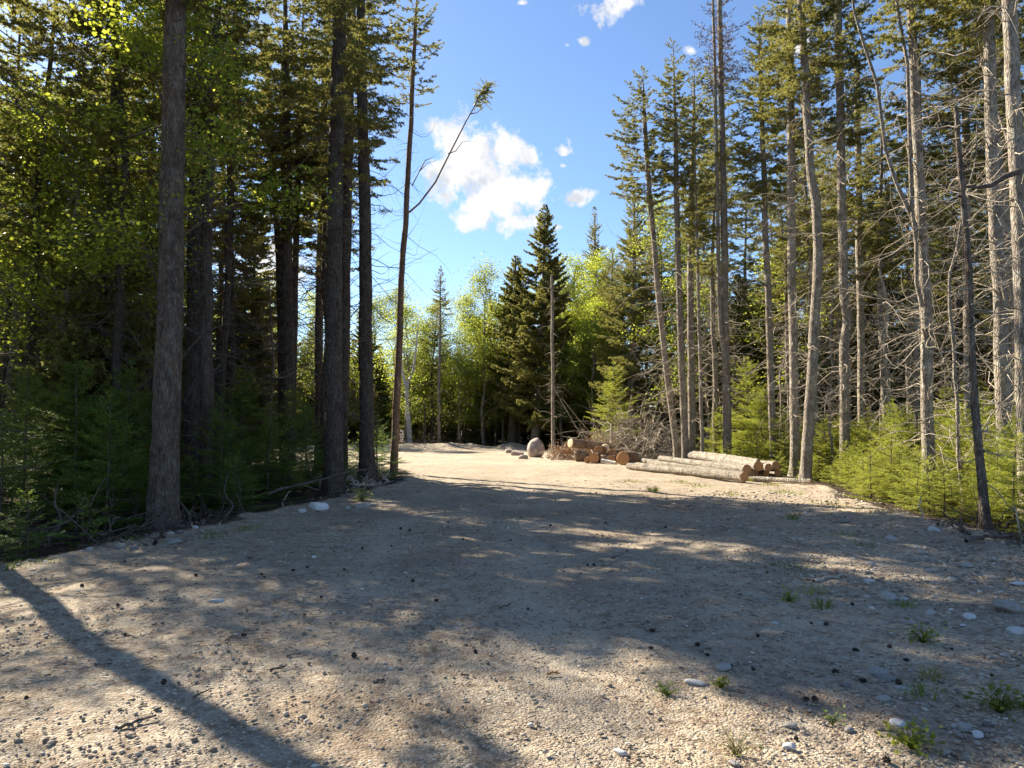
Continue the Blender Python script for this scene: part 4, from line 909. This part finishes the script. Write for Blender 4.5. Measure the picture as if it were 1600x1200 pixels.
rounds = [
 ('dark-barked log with a bright round end resting on the short rounds', (2.36, 29.9, .72), (3.95, 30.9, .60), (.19, .17), 'logdark', 'cutpale', 'cutgrey'),
 ('short dark round lying left of the other cut rounds', (2.62, 30.0, .21), (3.02, 29.8, .21), (.21, .20), 'logdark', 'cutpale', 'cutgrey'),
 ('brown-faced round in the middle of the row of short rounds', (3.10, 28.1, .20), (3.35, 28.9, .20), (.20, .20), 'logdark', 'cutbrown', 'cutgrey'),
 ('round with a rusty face propped above the white stick', (3.85, 28.6, .36), (4.2, 29.3, .33), (.20, .20), 'logdark', 'cutbrown', 'cutgrey'),
 ('round with a pale face tipped up towards the sun', (3.70, 29.6, .55), (4.0, 30.1, .40), (.21, .20), 'logdark', 'cutpale', 'cutgrey'),
 ('largest round with a cracked brown face nearest the long logs', (4.03, 27.0, .26), (4.55, 27.75, .25), (.25, .24), 'logdark', 'cutbrown', 'cutgrey'),
 ('white peeled stick of wood lying below the rusty round', (3.35, 27.6, .13), (3.82, 27.2, .07), (.075, .06), 'birch', 'cutpale', 'cutpale'),
 ('short grey chunk of wood between two brown rounds', (3.42, 28.2, .2), (3.7, 28.5, .18), (.13, .12), 'logbark', 'cutgrey', 'cutgrey'),
 ('grey weathered round hidden behind the largest round', (4.45, 28.2, .28), (4.9, 28.3, .24), (.2, .19), 'logbark', 'cutgrey', 'cutgrey'),
 ('dark round lying low under the bright-ended log', (2.95, 29.6, .17), (3.5, 29.5, .17), (.16, .16), 'logdark', 'cutgrey', 'cutgrey'),
 ('small orange-faced round in front of the dark low round', (2.86, 28.3, .12), (2.95, 28.8, .12), (.12, .12), 'logdark', 'cutbrown', 'cutgrey'),
 ('round with a dull brown face beside the largest round', (3.72, 28.0, .16), (3.95, 28.6, .16), (.16, .155), 'logdark', 'cutbrown', 'cutgrey'),
 ('brown-faced round stacked above the grey chunk', (3.35, 28.7, .5), (3.6, 29.4, .48), (.17, .17), 'logdark', 'cutbrown', 'cutgrey'),
 ('mossy round at the back of the row of short rounds', (4.2, 29.6, .22), (4.8, 29.8, .2), (.19, .19), 'logdark', 'cutgrey', 'cutgrey')]
for i, (lab, a, b, r, m_, c0, c1) in enumerate(rounds): log_thing('log_round', lab, P3(*a), P3(*b), r, m_, c0, c1, 70+i, G, 'log', False)
LAND += [('the log stack', 1165, 745, 20), ('the short rounds', 930, 715, 29)]

# brush heap of dead branches behind the rounds
def brush(name, label, boxes, n, lmax, mat, seed, dry=0, drymat='dry', up=.5):
    rg = np.random.default_rng(seed); g = Geo(); (x0, x1), (y0, y1), h = boxes
    c = np.stack([rg.uniform(x0, x1, n), rg.uniform(y0, y1, n)], -1); z = terrain(c[:, 0], c[:, 1])
    bz = tz((x0+x1)/2, (y0+y1)/2); o = np.array([(x0+x1)/2, (y0+y1)/2, bz])
    fall = np.clip(1-((c[:, 0]-o[0])/(x1-x0)*2)**2, .2, 1)
    S = np.stack([c[:, 0], c[:, 1], z+rg.random(n)**1.3*h*fall*.8], -1)-o
    d = unit(rg.normal(0, 1, (n, 3))*np.array([1, .7, up])+np.array([0, 0, .25])); L = lmax*rg.uniform(.2, 1, n)**1.4
    s = np.linspace(0, 1, 8); b1 = rg.normal(0, .35, (n, 3)); b2 = rg.normal(0, .12, (n, 3)); ph = rg.random((n, 1))*6
    P = S[:, None]+d[:, None]*(L[:, None]*s)[..., None]+b1[:, None]*(L[:, None]*s**2)[..., None]+b2[:, None]*(L[:, None]*np.sin(s*7+ph))[..., None]
    P[..., 2] = np.maximum(P[..., 2], .015)
    R = (.009+.024*rg.random(n)**2)[:, None]*(1-.7*s); V, Q = tubes(P, R, 5); g.add(V, None, Q)
    k = n*3; bi = np.repeat(np.arange(n), 3); si = rg.integers(2, 7, k); dd = unit(P[bi, si]-P[bi, si-1]+rg.normal(0, .7, (k, 3))); l2 = L[bi]*rg.uniform(.1, .35, k); s2 = np.linspace(0, 1, 4)
    P2 = P[bi, si][:, None]+dd[:, None]*(l2[:, None]*s2)[..., None]; P2[..., 2] = np.maximum(P2[..., 2], .01); V, Q = tubes(P2, .006*(1-.7*s2)*np.ones((k, 1)), 3); g.add(V, None, Q)
    e = empty(name, o); obj('branches', g.build('branches', mat), e)
    if dry:
        m = dry; S = np.stack([rg.normal(0, (x1-x0)*.22, m), rg.normal(0, (y1-y0)*.25, m), np.abs(rg.normal(h*.35, h*.22, m))], -1)
        D_ = unit(rg.normal(0, 1, (m, 3))*np.array([1, 1, .6])); nd = needles(S, D_, rg.uniform(.1, .35, m), .025, .06, .018, False, rg, 2)
        obj('dry_needles', mesh('dry_needles', nd[0], nd[1], None, drymat, nd[2], smooth=False), e)
    return tag(e, label, 'brush')
brush('brush_heap', 'tangled heap of bleached dead branches behind the short rounds', ((3.3, 7.6), (29.9, 34), 2.3), 420, 2.2, 'twig', 1, 160, 'deadneedle')
brush('brush_heap', 'low heap of rusty dry boughs beside the boulder', ((1.5, 2.9), (30.8, 32.6), .75), 110, .7, 'twig', 2, 420)
brush('brush_heap', 'orange dry fir bough lying above the bright-ended log', ((2.9, 4.4), (31.0, 32.6), 1.25), 60, .9, 'twig', 3, 520)
brush('brush_heap', 'dark brushwood thrown on the far bank under the birch', ((-7.5, -3), (46.5, 48), 1.0), 140, 1.4, 'twigdark', 4)
brush('brush_heap', 'fallen twigs and brown stems at the foot of the right verge', ((6.4, 9.3), (9.5, 11.6), .25), 70, .6, 'twigdark', 5, 200, 'deadneedle', .35)
brush('brush_heap', 'dark fallen twigs under the left bushes', ((-9, -4.6), (9.3, 13.6), .3), 170, .8, 'twigdark', 6, 60, 'deadneedle', .3)
brush('brush_heap', 'dead twigs around the foot of the flared dark spruce', ((-4.6, -3.2), (17, 20.5), .28), 110, .7, 'twig', 7, 90, 'deadneedle', .4)

# ================================================================== boulder, stones
def boulder_mesh():
    V, T = ICO3; V = V.copy(); r = np.random.default_rng(4)
    for _ in range(6):
        d = unit(r.normal(size=3)); c = r.uniform(.8, .93); t = V@d; V = V-np.outer(np.maximum(0, t-c)*.7, d)
    V[:, :2] *= (1.02-.24*np.clip(V[:, 2]+.3, 0, 2)**1.4)[:, None]
    V *= (1+.05*fbm(V[:, 0]*2+3+V[:, 2], V[:, 1]*2+5-V[:, 2], 7, 4))[:, None]
    return mesh('boulder', V*np.array([.42, .42, .49]), T, None, 'granite')
bp = ground(837, 714.5)
b = obj('boulder', boulder_mesh(), None, (bp[0], bp[1]+.2, bp[2]+.40), (0, .05, .4)); tag(b, 'big rounded pinkish granite boulder left of the short rounds', 'boulder'); LAND.append(('the pink boulder', 838, 714, 35))
STONES = [  # picture x, y of the foot, width in px, kind, label
 (1090, 1072, 36, 'stonelight', 'large flat white stone lying on the right half of the drive'), (1236, 1172, 22, 'stonelight', 'rounded white stone at the bottom of the picture near brown needles'), (1236, 1137, 26, 'stone', 'grey flat stone just above the rounded white stone'),
 (1409, 1136, 26, 'stonelight', 'pale broken stone beside the low weed near the lower right'), (1375, 1054, 42, 'stone', 'long flat grey slab on the gravel at the right'), (1393, 938, 34, 'stone', 'tan pointed stone with grass at its foot'),
 (1414, 939, 16, 'stonelight', 'small pale stone right beside the tan pointed stone'), (1393, 975, 12, 'stonedark', 'small dark triangular stone left of the flat pale one'), (1425, 976, 28, 'stone', 'flat pale stone right of the dark triangular stone'),
 (1455, 961, 22, 'stone', 'grey stone alone on the sunny gravel bank'), (1520, 968, 22, 'stonelight', 'bright angular stone on the sunny gravel bank'), (1585, 958, 46, 'stone', 'big grey stone at the right edge of the gravel bank'),
 (1592, 992, 30, 'stonelight', 'pale rounded stone at the right edge below the big grey one'), (1396, 845, 24, 'stone', 'bluish stone in the shade near the right verge'), (1442, 866, 24, 'stone', 'flat light stone in the shaded right verge'),
 (1456, 895, 20, 'stone', 'blue grey stone left of the curved pale stick'), (1515, 886, 24, 'stone', 'brownish flat stone under the right verge twigs'), (1555, 905, 26, 'stone', 'grey flat stone below the dark right verge'),
 (1592, 914, 24, 'stonelight', 'white flat stone in shade at the right edge'), (1322, 817, 18, 'stone', 'round stone where sun meets shade on the right'), (1462, 831, 22, 'stonelight', 'pale stone in the sun under the firs'),
 (1213, 976, 14, 'stonelight', 'small white stone in the shade of the drive centre right'), (1195, 940, 18, 'stone', 'thin flat stone sunk in the shaded gravel'), (1384, 1066, 10, 'stone', 'small stone at the end of the long slab'),
 (970, 1180, 22, 'stonelight', 'white stone at the bottom edge near the middle'), (1150, 1198, 22, 'stone', 'buff stone cut by the bottom edge'), (1512, 1142, 30, 'stone', 'cluster stone lying bottom right among pale pebbles'),
 (1530, 1152, 20, 'stonelight', 'pale pebble right of the cluster stone'), (1498, 1138, 16, 'stonelight', 'whitish pebble left of the cluster stone'), (1548, 1135, 18, 'stonedark', 'dark pebble above the pale pebble cluster'),
 (494, 796, 34, 'stonelight', 'pale grey stone in front of the front left spruce'), (567, 793, 32, 'stone', 'grey slab stone at the drive edge by the flared spruce'), (470, 797, 15, 'stonelight', 'small white stone left of the pale grey stone'),
 (544, 795, 9, 'stonelight', 'tiny white stone between the two left verge stones'), (272, 850, 24, 'stone', 'grey stone on the drive edge below the thickest trunk'), (185, 858, 20, 'stone', 'earthy stone on the left bank of the drive'), (335, 850, 12, 'stone', 'small pale stone on the left bank of the drive'),
 (490, 872, 10, 'stonelight', 'small white chip on the shaded left half of the drive'), (335, 942, 26, 'stonelight', 'flat pale stone flush with the gravel at the left'), (810, 712, 24, 'granite', 'buff stone on the bank left of the boulder'), (819, 717, 18, 'granite', 'smaller buff stone touching the boulder'), (796, 708, 18, 'granite', 'low stone left of the buff bank stones')]
PROT = [rock_mesh('stone', 900+i, 'stone', ICO2 if i > 5 else icosphere(3), 9, (1, .75, .55), .12) for i in range(8)]
for i, (px, py, wpx, mt, lab) in enumerate(STONES):
    g0 = ground(px, py); wd = wpx*g0[1]/F/2
    flat = .32 if 'flat' in lab or 'slab' in lab else .55
    me = rock_mesh('stone', 950+i, mt, icosphere(3), 10, (1, .8, flat), .12)
    o = obj('stone', me, None, (g0[0], g0[1]+wd*.5, g0[2]+wd*flat*.38), (r3.normal(0, .1), r3.normal(0, .1), r3.uniform(-.6, .6)), wd*1.05)
    tag(o, lab, 'stone'); LAND.append((None, px, py, g0[1]))
STW = {0: 'the large flat white stone', 4: 'the long grey slab', 5: 'the tan pointed stone', 11: 'the big grey edge stone', 30: 'the pale verge stone', 38: 'the flat pale stone'}
for i, ph in STW.items(): LAND.append((ph, STONES[i][0], STONES[i][1], ground(STONES[i][0], STONES[i][1])[1]))
LAND = [l for l in LAND if l[0]]
# further stones of the bank, each its own object
PM = [rock_mesh('stone', 980+i, mt, ICO2, 8, (1, .8, .55), .12) for i, mt in enumerate(('stone', 'stone', 'stonelight', 'stonedark', 'stone', 'stone'))]
cnt = 0
while cnt < 130:
    px, py = r3.uniform(1130, 1600), r3.uniform(800, 1195)
    wgt = np.clip((px-1180)/300, .06, 1)*(1.3 if 880 < py < 1000 else .6)
    if r3.random() > wgt: continue
    g0 = ground(px, py)
    if float(sdf(np.array([g0[0]]), np.array([g0[1]]))[0]) < -.4: continue
    s = float(np.clip(r3.lognormal(math.log(.024), .45), .012, .07))
    o = obj('stone', PM[r3.integers(0, 6)], None, (g0[0], g0[1], g0[2]+s*.08), (0, 0, r3.uniform(0, 6.28)), s*np.array([1, r3.uniform(.7, 1.1), r3.uniform(.6, 1.2)])); cnt += 1
    PENDING.append((o, 'small stone of the right gravel bank', 'stone', 'small stones of the right bank', (g0[0], g0[1])))
cnt = 0
while cnt < 45:
    px, py = r3.uniform(0, 560), r3.uniform(800, 930)
    g0 = ground(px, py); s0 = float(sdf(np.array([g0[0]]), np.array([g0[1]]))[0])
    if not -.25 < s0 < .5: continue
    s = float(np.clip(r3.lognormal(math.log(.028), .45), .015, .08))
    o = obj('stone', PM[r3.integers(0, 6)], None, (g0[0], g0[1], g0[2]+s*.2), (0, 0, r3.uniform(0, 6.28)), s); cnt += 1
    PENDING.append((o, 'small stone on the left edge of the drive', 'stone', 'small stones of the left edge', (g0[0], g0[1])))

# ================================================================== cones
def cone_mesh():
    rg = np.random.default_rng(8); g = Geo(); m = 11; t = np.linspace(0, 1, m); R = .0135*np.sin(PI*(t*.86+.10))**.7
    V, Q = tubes(np.stack([(t-.5)*.042, 0*t, 0*t], -1)[None], R[None]*.8, 8); g.add(V, None, Q)
    for j in range(70):
        x = rg.uniform(-.46, .46); a = j*2.39996; r = .0135*math.sin(PI*((x+.5)*.86+.10))**.7; dv = np.array([.35, math.cos(a), math.sin(a)]); q0 = np.array([x*.042, math.cos(a)*r*.7, math.sin(a)*r*.7])
        tg = np.array([0, -math.sin(a), math.cos(a)])*.0035; g.add(np.array([q0-tg, q0+tg, q0+dv*.0075+tg*.5, q0+dv*.0075-tg*.5]), None, [[0, 1, 2, 3]])
    return g.build('spruce_cone', 'cone')
CM = cone_mesh()
CONES = [(41, 1092), (256, 1068), (161, 947), (184, 947), (314, 978), (196, 993), (381, 994), (135, 902), (128, 917), (192, 885), (195, 878), (226, 894), (261, 912), (306, 900), (405, 863), (390, 873), (409, 898), (421, 897), (413, 903), (434, 889), (458, 893), (480, 888), (466, 930), (502, 934), (485, 837), (497, 800),
 (553, 1026), (671, 979), (743, 1020), (734, 894), (682, 940), (645, 909), (598, 906), (538, 891), (916, 1082), (1017, 1014), (1019, 987), (1022, 961), (918, 884), (923, 865), (928, 884), (825, 953), (784, 863), (798, 845), (812, 844), (747, 830), (724, 844), (752, 861), (700, 817), (691, 842), (640, 830), (626, 827), (644, 838), (700, 825),
 (1110, 980), (1090, 1009), (1105, 1025), (1163, 993), (1184, 995), (1194, 979), (1268, 975), (1291, 977), (1294, 1027), (1337, 1018), (1370, 1010), (1390, 1013), (1416, 1033), (1467, 1012), (1487, 1015), (1535, 1021), (1549, 1056), (1142, 1044), (1130, 1052), (1177, 1047), (1216, 1063), (1260, 1094), (1273, 1095), (1134, 1128), (1244, 1156), (1258, 1159), (1386, 1190), (1404, 1069), (1508, 1086), (1332, 946), (1117, 914), (1199, 896), (1137, 871), (1070, 848), (1040, 825), (1022, 825), (980, 862), (946, 818), (876, 816), (860, 822), (575, 843), (566, 858), (612, 854), (540, 817), (532, 830), (520, 845), (1305, 1052), (1348, 1066), (1240, 1060)]
for i, (px, py) in enumerate(CONES):
    g0 = ground(px, py); s = r3.uniform(.55, 1.0)*(1+.02*g0[1])
    if i % 5 in (2, 4): continue
    o = obj('spruce_cone', CM, None, (g0[0], g0[1], g0[2]+.011*s), (r3.uniform(0, 6.28), r3.normal(0, .15), r3.uniform(0, 6.28)), s)
    PENDING.append((o, 'dark spruce cone on the gravel', 'cone', 'spruce cones on the drive', (g0[0], g0[1])))

# ================================================================== sticks
def stick(label, pl, r, mat='twig', lift=.01, forks=2, air=None):
    pts = [ground(px, py) if air is None else at(px, py, air[i]) for i, (px, py) in enumerate(pl)]
    p_ = np.array(pts); p_[:, 2] += lift if air is None else 0; o = p_.mean(0); o[2] = tz(o[0], o[1]); p_ -= o
    rg = np.random.default_rng(hash_(label) % 9999); n_ = 10; t = np.linspace(0, len(p_)-1, n_); q = np.stack([np.interp(t, np.arange(len(p_)), p_[:, k]) for k in range(3)], -1)
    q += rg.normal(0, r*.9, q.shape)*np.array([1, 1, .3]); g = Geo(); V, Q = tubes(q[None], (r*np.linspace(1, .5, n_)*rg.uniform(.85, 1.15, n_))[None], 7); g.add(V, None, Q)
    for _ in range(forks):
        j = rg.integers(2, n_-2); d = unit(q[j+1]-q[j]+rg.normal(0, .6, 3)*np.linalg.norm(q[j+1]-q[j])*np.array([1, 1, .3])); l = np.linalg.norm(q[-1]-q[0])*rg.uniform(.12, .3)
        V, Q = tubes(np.array([[q[j], q[j]+d*l*.5, q[j]+d*l]]), np.array([[r*.5, r*.4, r*.2]]), 5); g.add(V, None, Q)
    V = np.concatenate([q[:1], q[-1:]])
    tag(obj('stick', g.build('stick', mat), None, o), label, 'stick')
stick('pale bent stick lying across the shade above the grass tufts', [(1275, 910), (1290, 904), (1306, 903), (1318, 899)], .017)
stick('curved pale stick near the dark right verge', [(1466, 878), (1474, 882), (1482, 890), (1484, 896)], .014)
stick('second thin pale stick right of the curved one', [(1520, 898), (1530, 902), (1536, 905)], .008)
stick('knobbly dark stick lying in the trunk shadow at bottom left', [(182, 1139), (200, 1136), (222, 1126), (248, 1120)], .010, 'twigdark')
stick('dark twig in the sun patch left of centre', [(302, 1091), (318, 1084), (332, 1078)], .006, 'twigdark')
stick('thin pale straw stick in the big left sun patch', [(60, 1117), (72, 1110), (82, 1105)], .005)
stick('short brown twig on the left dappled gravel', [(192, 992), (205, 995), (216, 999)], .006, 'twigdark')
stick('dark twig lying above the knobbly stick', [(148, 1040), (162, 1041), (174, 1038)], .006, 'twigdark')
stick('dark bark crumb stick at the edge of the middle sun patch', [(422, 1050), (436, 1045), (448, 1042)], .010, 'twigdark')
stick('brown twig right of the middle sun patch', [(450, 1027), (463, 1024), (472, 1023)], .006, 'twigdark')
stick('rusty flat stick in the gravel right of the middle', [(855, 1055), (864, 1053), (872, 1053)], .009, 'cutbrown', forks=0)
stick('thin dark twig on the middle of the drive', [(956, 873), (966, 870), (974, 867)], .009, 'twigdark')
stick('dark curled twig low in the middle of the drive', [(584, 1069), (594, 1066), (600, 1062)], .008, 'twigdark')
stick('small grey twig in the shade low in the middle', [(721, 1056), (727, 1057), (733, 1057)], .007, 'twigdark', forks=0)
stick('dark twig scrap in the central shade', [(780, 952), (790, 948), (800, 944)], .007, 'twigdark')
stick('long weathered stick on the sandy ground before the brush', [(850, 716), (862, 719), (876, 719), (888, 718)], .035, 'twig')
stick('long dead branch leaning across the feet of the front left spruces', [(415, 772), (470, 757), (515, 745), (550, 737), (580, 731)], .028, 'twigdark', forks=2, air=[15.2, 15.6, 15.9, 16.2, 16.5])
stick('curved pale twig standing by the left verge stones', [(442, 795), (444, 782), (448, 773), (453, 768)], .013, 'twig', forks=0, air=[13.9, 13.9, 13.9, 13.9])
stick('pale upright dead sapling stem before the sunlit firs', [(1441, 822), (1440, 805), (1438, 790), (1436, 776)], .016, 'twig', forks=0, air=[11.6]*4)
stick('thin pale stem leaning at the right edge among dark firs', [(1596, 850), (1593, 828), (1588, 806), (1586, 790)], .014, 'twig', forks=1, air=[10.1]*4)
stick('dark branch lying along the right verge under the firs', [(1515, 852), (1535, 845), (1560, 842), (1595, 836)], .03, 'twigdark', lift=.06)
stick('small white stick upright on the dark left bank', [(302, 830), (301, 822), (300, 816)], .012, 'twig', forks=0, air=[10.9]*3)

# ================================================================== grass tufts and weeds
def tuft(n, h, spread, mat, seed, wide=.004, bend=.5):
    rg = np.random.default_rng(seed); a = rg.random(n)*6.28; r = spread*np.sqrt(rg.random(n))*.5; base = np.stack([r*np.cos(a), r*np.sin(a), 0*a], -1)
    d = np.stack([np.cos(a), np.sin(a), 0*a], -1)+rg.normal(0, .4, (n, 3))*np.array([1, 1, 0]); L = h*rg.uniform(.4, 1.1, n); s = np.linspace(0, 1, 4)
    P = base[:, None]+d[:, None]*(L[:, None]*bend*rg.uniform(.3, 1.2, n)[:, None]*s**1.8)[..., None]; P[..., 2] += L[:, None]*(s-.25*s**2.5)
    sd_ = np.stack([-np.sin(a), np.cos(a), 0*a], -1); W = wide*(1-s**1.5)+.0004
    V = np.stack([P-sd_[:, None]*W[:, None], P+sd_[:, None]*W[:, None]], 2).reshape(-1, 3); idx = np.arange(n*8).reshape(n, 4, 2)
    Q = np.stack([idx[:, :-1, 0], idx[:, :-1, 1], idx[:, 1:, 1], idx[:, 1:, 0]], -1).reshape(-1, 4)
    return mesh('grass_tuft', V, None, Q, mat, np.repeat(np.clip(rg.random(n), 0, 1), 8), smooth=False)
def weed(n, spread, leaf, seed, mat='leaf2', h=.05):
    rg = np.random.default_rng(seed); C = rg.normal(0, spread*.33, (n, 3)); C[:, 2] = np.abs(rg.normal(h*.5, h*.4, n))+.006
    V, T, tv = leaves(C, unit(rg.normal(0, .5, (n, 3))+np.array([0, 0, 1.])), leaf, rg); g = Geo(); g.add(V, T, None, tv); g.tint = None
    s = np.linspace(0, 1, 4)[None, :, None]; P = C[:, None]*s+np.array([0, 0, -.012]); P[..., 2] += .3*h*np.sin(s[..., 0]*PI); P[:, -1] = C; V, Q = tubes(P, np.full((n, 4), .0012), 3); g.add(V, None, Q, .3)
    return g.build('weed', mat, False)
TUFTS = [(1285, 952, .20, .16, 'grass', 'tallest green grass tuft in the sun strip on the right'), (1268, 925, .12, .3, 'strawgrass', 'straw-coloured grass just above the tall tuft'), (1020, 768, .26, .3, 'grass', 'single grass tuft where sun meets shade before the logs'), (1240, 812, .24, .18, 'grass', 'upright grass tuft in shade under the curved front spruce'),
 (985, 752, .09, .7, 'strawgrass', 'low yellow grass patch left before the long logs'), (1062, 754, .10, .8, 'strawgrass', 'yellow grass patch before the middle of the front log'), (1090, 760, .10, .8, 'grass', 'green grass patch before the front log end'), (1172, 752, .30, .25, 'strawgrass', 'tall yellowed weeds hanging at the cut ends of the stack'), (1205, 758, .16, .5, 'strawgrass', 'yellow grass below the thin lone log'),
 (1140, 772, .10, .9, 'strawgrass', 'thin yellow grass in front of the stack'), (1230, 770, .10, .8, 'grass', 'green grass at the foot of the curved front spruce'), (1440, 1085, .10, .2, 'grass', 'sparse grass in the lower right shade'), (1455, 1060, .12, .14, 'strawgrass', 'thin straw blades above the sparse grass'), (1410, 948, .10, .2, 'grass', 'grass at the foot of the tan pointed stone'),
 (1310, 836, .07, .5, 'grass', 'mossy grass strip in the right shade'), (1345, 850, .06, .4, 'grass', 'low grass right of the mossy strip'), (1240, 890, .06, .6, 'grass', 'faint grass in the shade above the pale bent stick'), (15, 890, .14, .35, 'grass', 'grass at the left edge of the drive'), (75, 880, .10, .35, 'grass', 'low grass left of the earthy bank stone'), (205, 842, .10, .3, 'grass', 'grass below the thickest left trunk'),
 (330, 838, .09, .5, 'grass', 'short grass right of the thickest left trunk'), (385, 828, .10, .5, 'grass', 'grass patch on the left verge of the drive'), (560, 768, .14, .5, 'strawgrass', 'yellow green grass between the front spruces'), (600, 745, .12, .4, 'strawgrass', 'dry grass around the lone thin pole tree'), (1300, 790, .14, .8, 'strawgrass', 'dry grass at the foot of the sunlit firs'), (1370, 800, .12, .7, 'strawgrass', 'straw grass before the sunlit firs')]
for i, (px, py, h, sp, mt, lab) in enumerate(TUFTS):
    g0 = ground(px, py); o = obj('grass_tuft', tuft(int(34+90*sp), h*.72, sp*1.15, mt, 60+i, .0025+.0003*g0[1]), None, g0); tag(o, lab, 'grass')
WEEDS = [(1233, 940, .16, .028, 60, 'leaf', 'small dark green weed left of the tall grass tuft'), (1127, 1074, .09, .022, 45, 'leaf', 'tiny green weed beside the large flat white stone'), (1042, 1086, .12, .02, 50, 'grass', 'mossy green weed in the sun left of the white stone'), (1442, 1004, .20, .03, 70, 'leaf', 'dark leafy weed in the shaded strip on the right'), (1562, 1112, .22, .035, 90, 'leaf2', 'bright leafy weed near the lower right edge'), (1598, 1106, .10, .035, 30, 'leaf2', 'leafy weed touching the right edge'), (1424, 1168, .20, .03, 90, 'leaf', 'wide dark weed below the pale broken stone'), (1150, 1180, .2, .018, 60, 'strawgrass', 'brownish moss patch at the bottom right of centre'), (1300, 1130, .12, .02, 30, 'grass', 'greyish small weed left of the pale broken stone'), (455, 790, .14, .03, 40, 'leaf2', 'yellow green weed by the left verge stones'), (225, 832, .18, .035, 50, 'leaf', 'pale green seedling at the foot of the thickest trunk'), (565, 783, .35, .045, 130, 'leaf2', 'yellow green low shrub at the foot of the front left spruce'), (540, 752, .5, .05, 150, 'leaf2', 'sunlit shrub between the two front left spruces')]
for i, (px, py, sp, lf, n_, mt, lab) in enumerate(WEEDS):
    g0 = ground(px, py); o = obj('weed', weed(n_, sp, lf, 80+i, mt, sp*.5), None, g0); tag(o, lab, 'weed')

# ================================================================== labels that tell the repeats apart
ORD = ['nearest', 'second nearest', 'third nearest', 'fourth nearest', 'fifth nearest', 'sixth nearest', 'seventh nearest', 'eighth nearest', 'ninth nearest', 'tenth nearest', 'eleventh nearest', 'twelfth nearest']
buckets = {}
for o, words, cat, group, (x, y) in PENDING:
    o['category'] = cat; o['group'] = group
    z = tz(x, y)+.02; q = to_px((x, y, z)); o['label'] = words
    if q is None or not (-5 < q[0] < 1605 and q[1] < 1205) or y > 40: continue
    best = min(LAND, key=lambda l: math.hypot(l[1]-q[0], (l[2]-q[1])*2.2))
    dx, dd = q[0]-best[1], y-best[3]
    if abs(dx) > 60 or (abs(dx) > 12 and abs(dd) < .12*y): rel = 'left of' if dx < 0 else 'right of'
    else: rel = 'in front of' if dd < 0 else 'behind'
    buckets.setdefault((words, rel, best[0]), []).append((math.hypot(dx, dd/y*600), o))
SHORT = {'dark spruce with bare lower trunk in the left wood': 'dark bare-trunked spruce', 'dense dark young conifer in the left wood': 'dense dark young fir', 'backlit green maple in the left wood': 'backlit green maple', 'thin dead pole with bare twigs in the left wood': 'thin dead twiggy pole', 'tall spruce with bare lower trunk in the right wood': 'tall bare-trunked spruce',
 'thin dead pole with bleached twigs in the right wood': 'thin bleached dead pole', 'full green conifer deep in the right wood': 'full green fir', 'dark dense conifer behind the far maples': 'dark dense fir', 'small dense conifer deep in the right wood': 'small dense fir', 'pale green maple in the right wood': 'pale green maple', 'bright green fir sapling on the sunlit right verge': 'bright fir sapling', 'tall bright fir sapling in the sun': 'tall bright fir sapling', 'dark shaded fir sapling at the left verge': 'dark fir sapling',
 'tall dark fir sapling at the left verge': 'tall dark fir sapling', 'small stone of the right gravel bank': 'small bank stone', 'small stone on the left edge of the drive': 'small edge stone', 'dark spruce cone on the gravel': 'dark spruce cone', 'dark spruce at the left edge of the picture': 'dark edge spruce', 'sunlit pale maple at the edge of the clearing': 'sunlit pale maple'}
for (words, rel, ph), lst in buckets.items():
    lst.sort(key=lambda t: t[0]); sh = SHORT.get(words, words)
    for i, (_, o) in enumerate(lst):
        if i < len(ORD):
            o['label'] = f'{sh} {rel} {ph}, {ORD[i]} to it' if len(lst) > 1 else f'{sh} {rel} {ph}'
        else: o['label'] = f'{sh} {rel} {ph}, farther than the others'
print('objects', len(bpy.data.objects), 'tris', sum(len(m.polygons) for m in bpy.data.meshes))
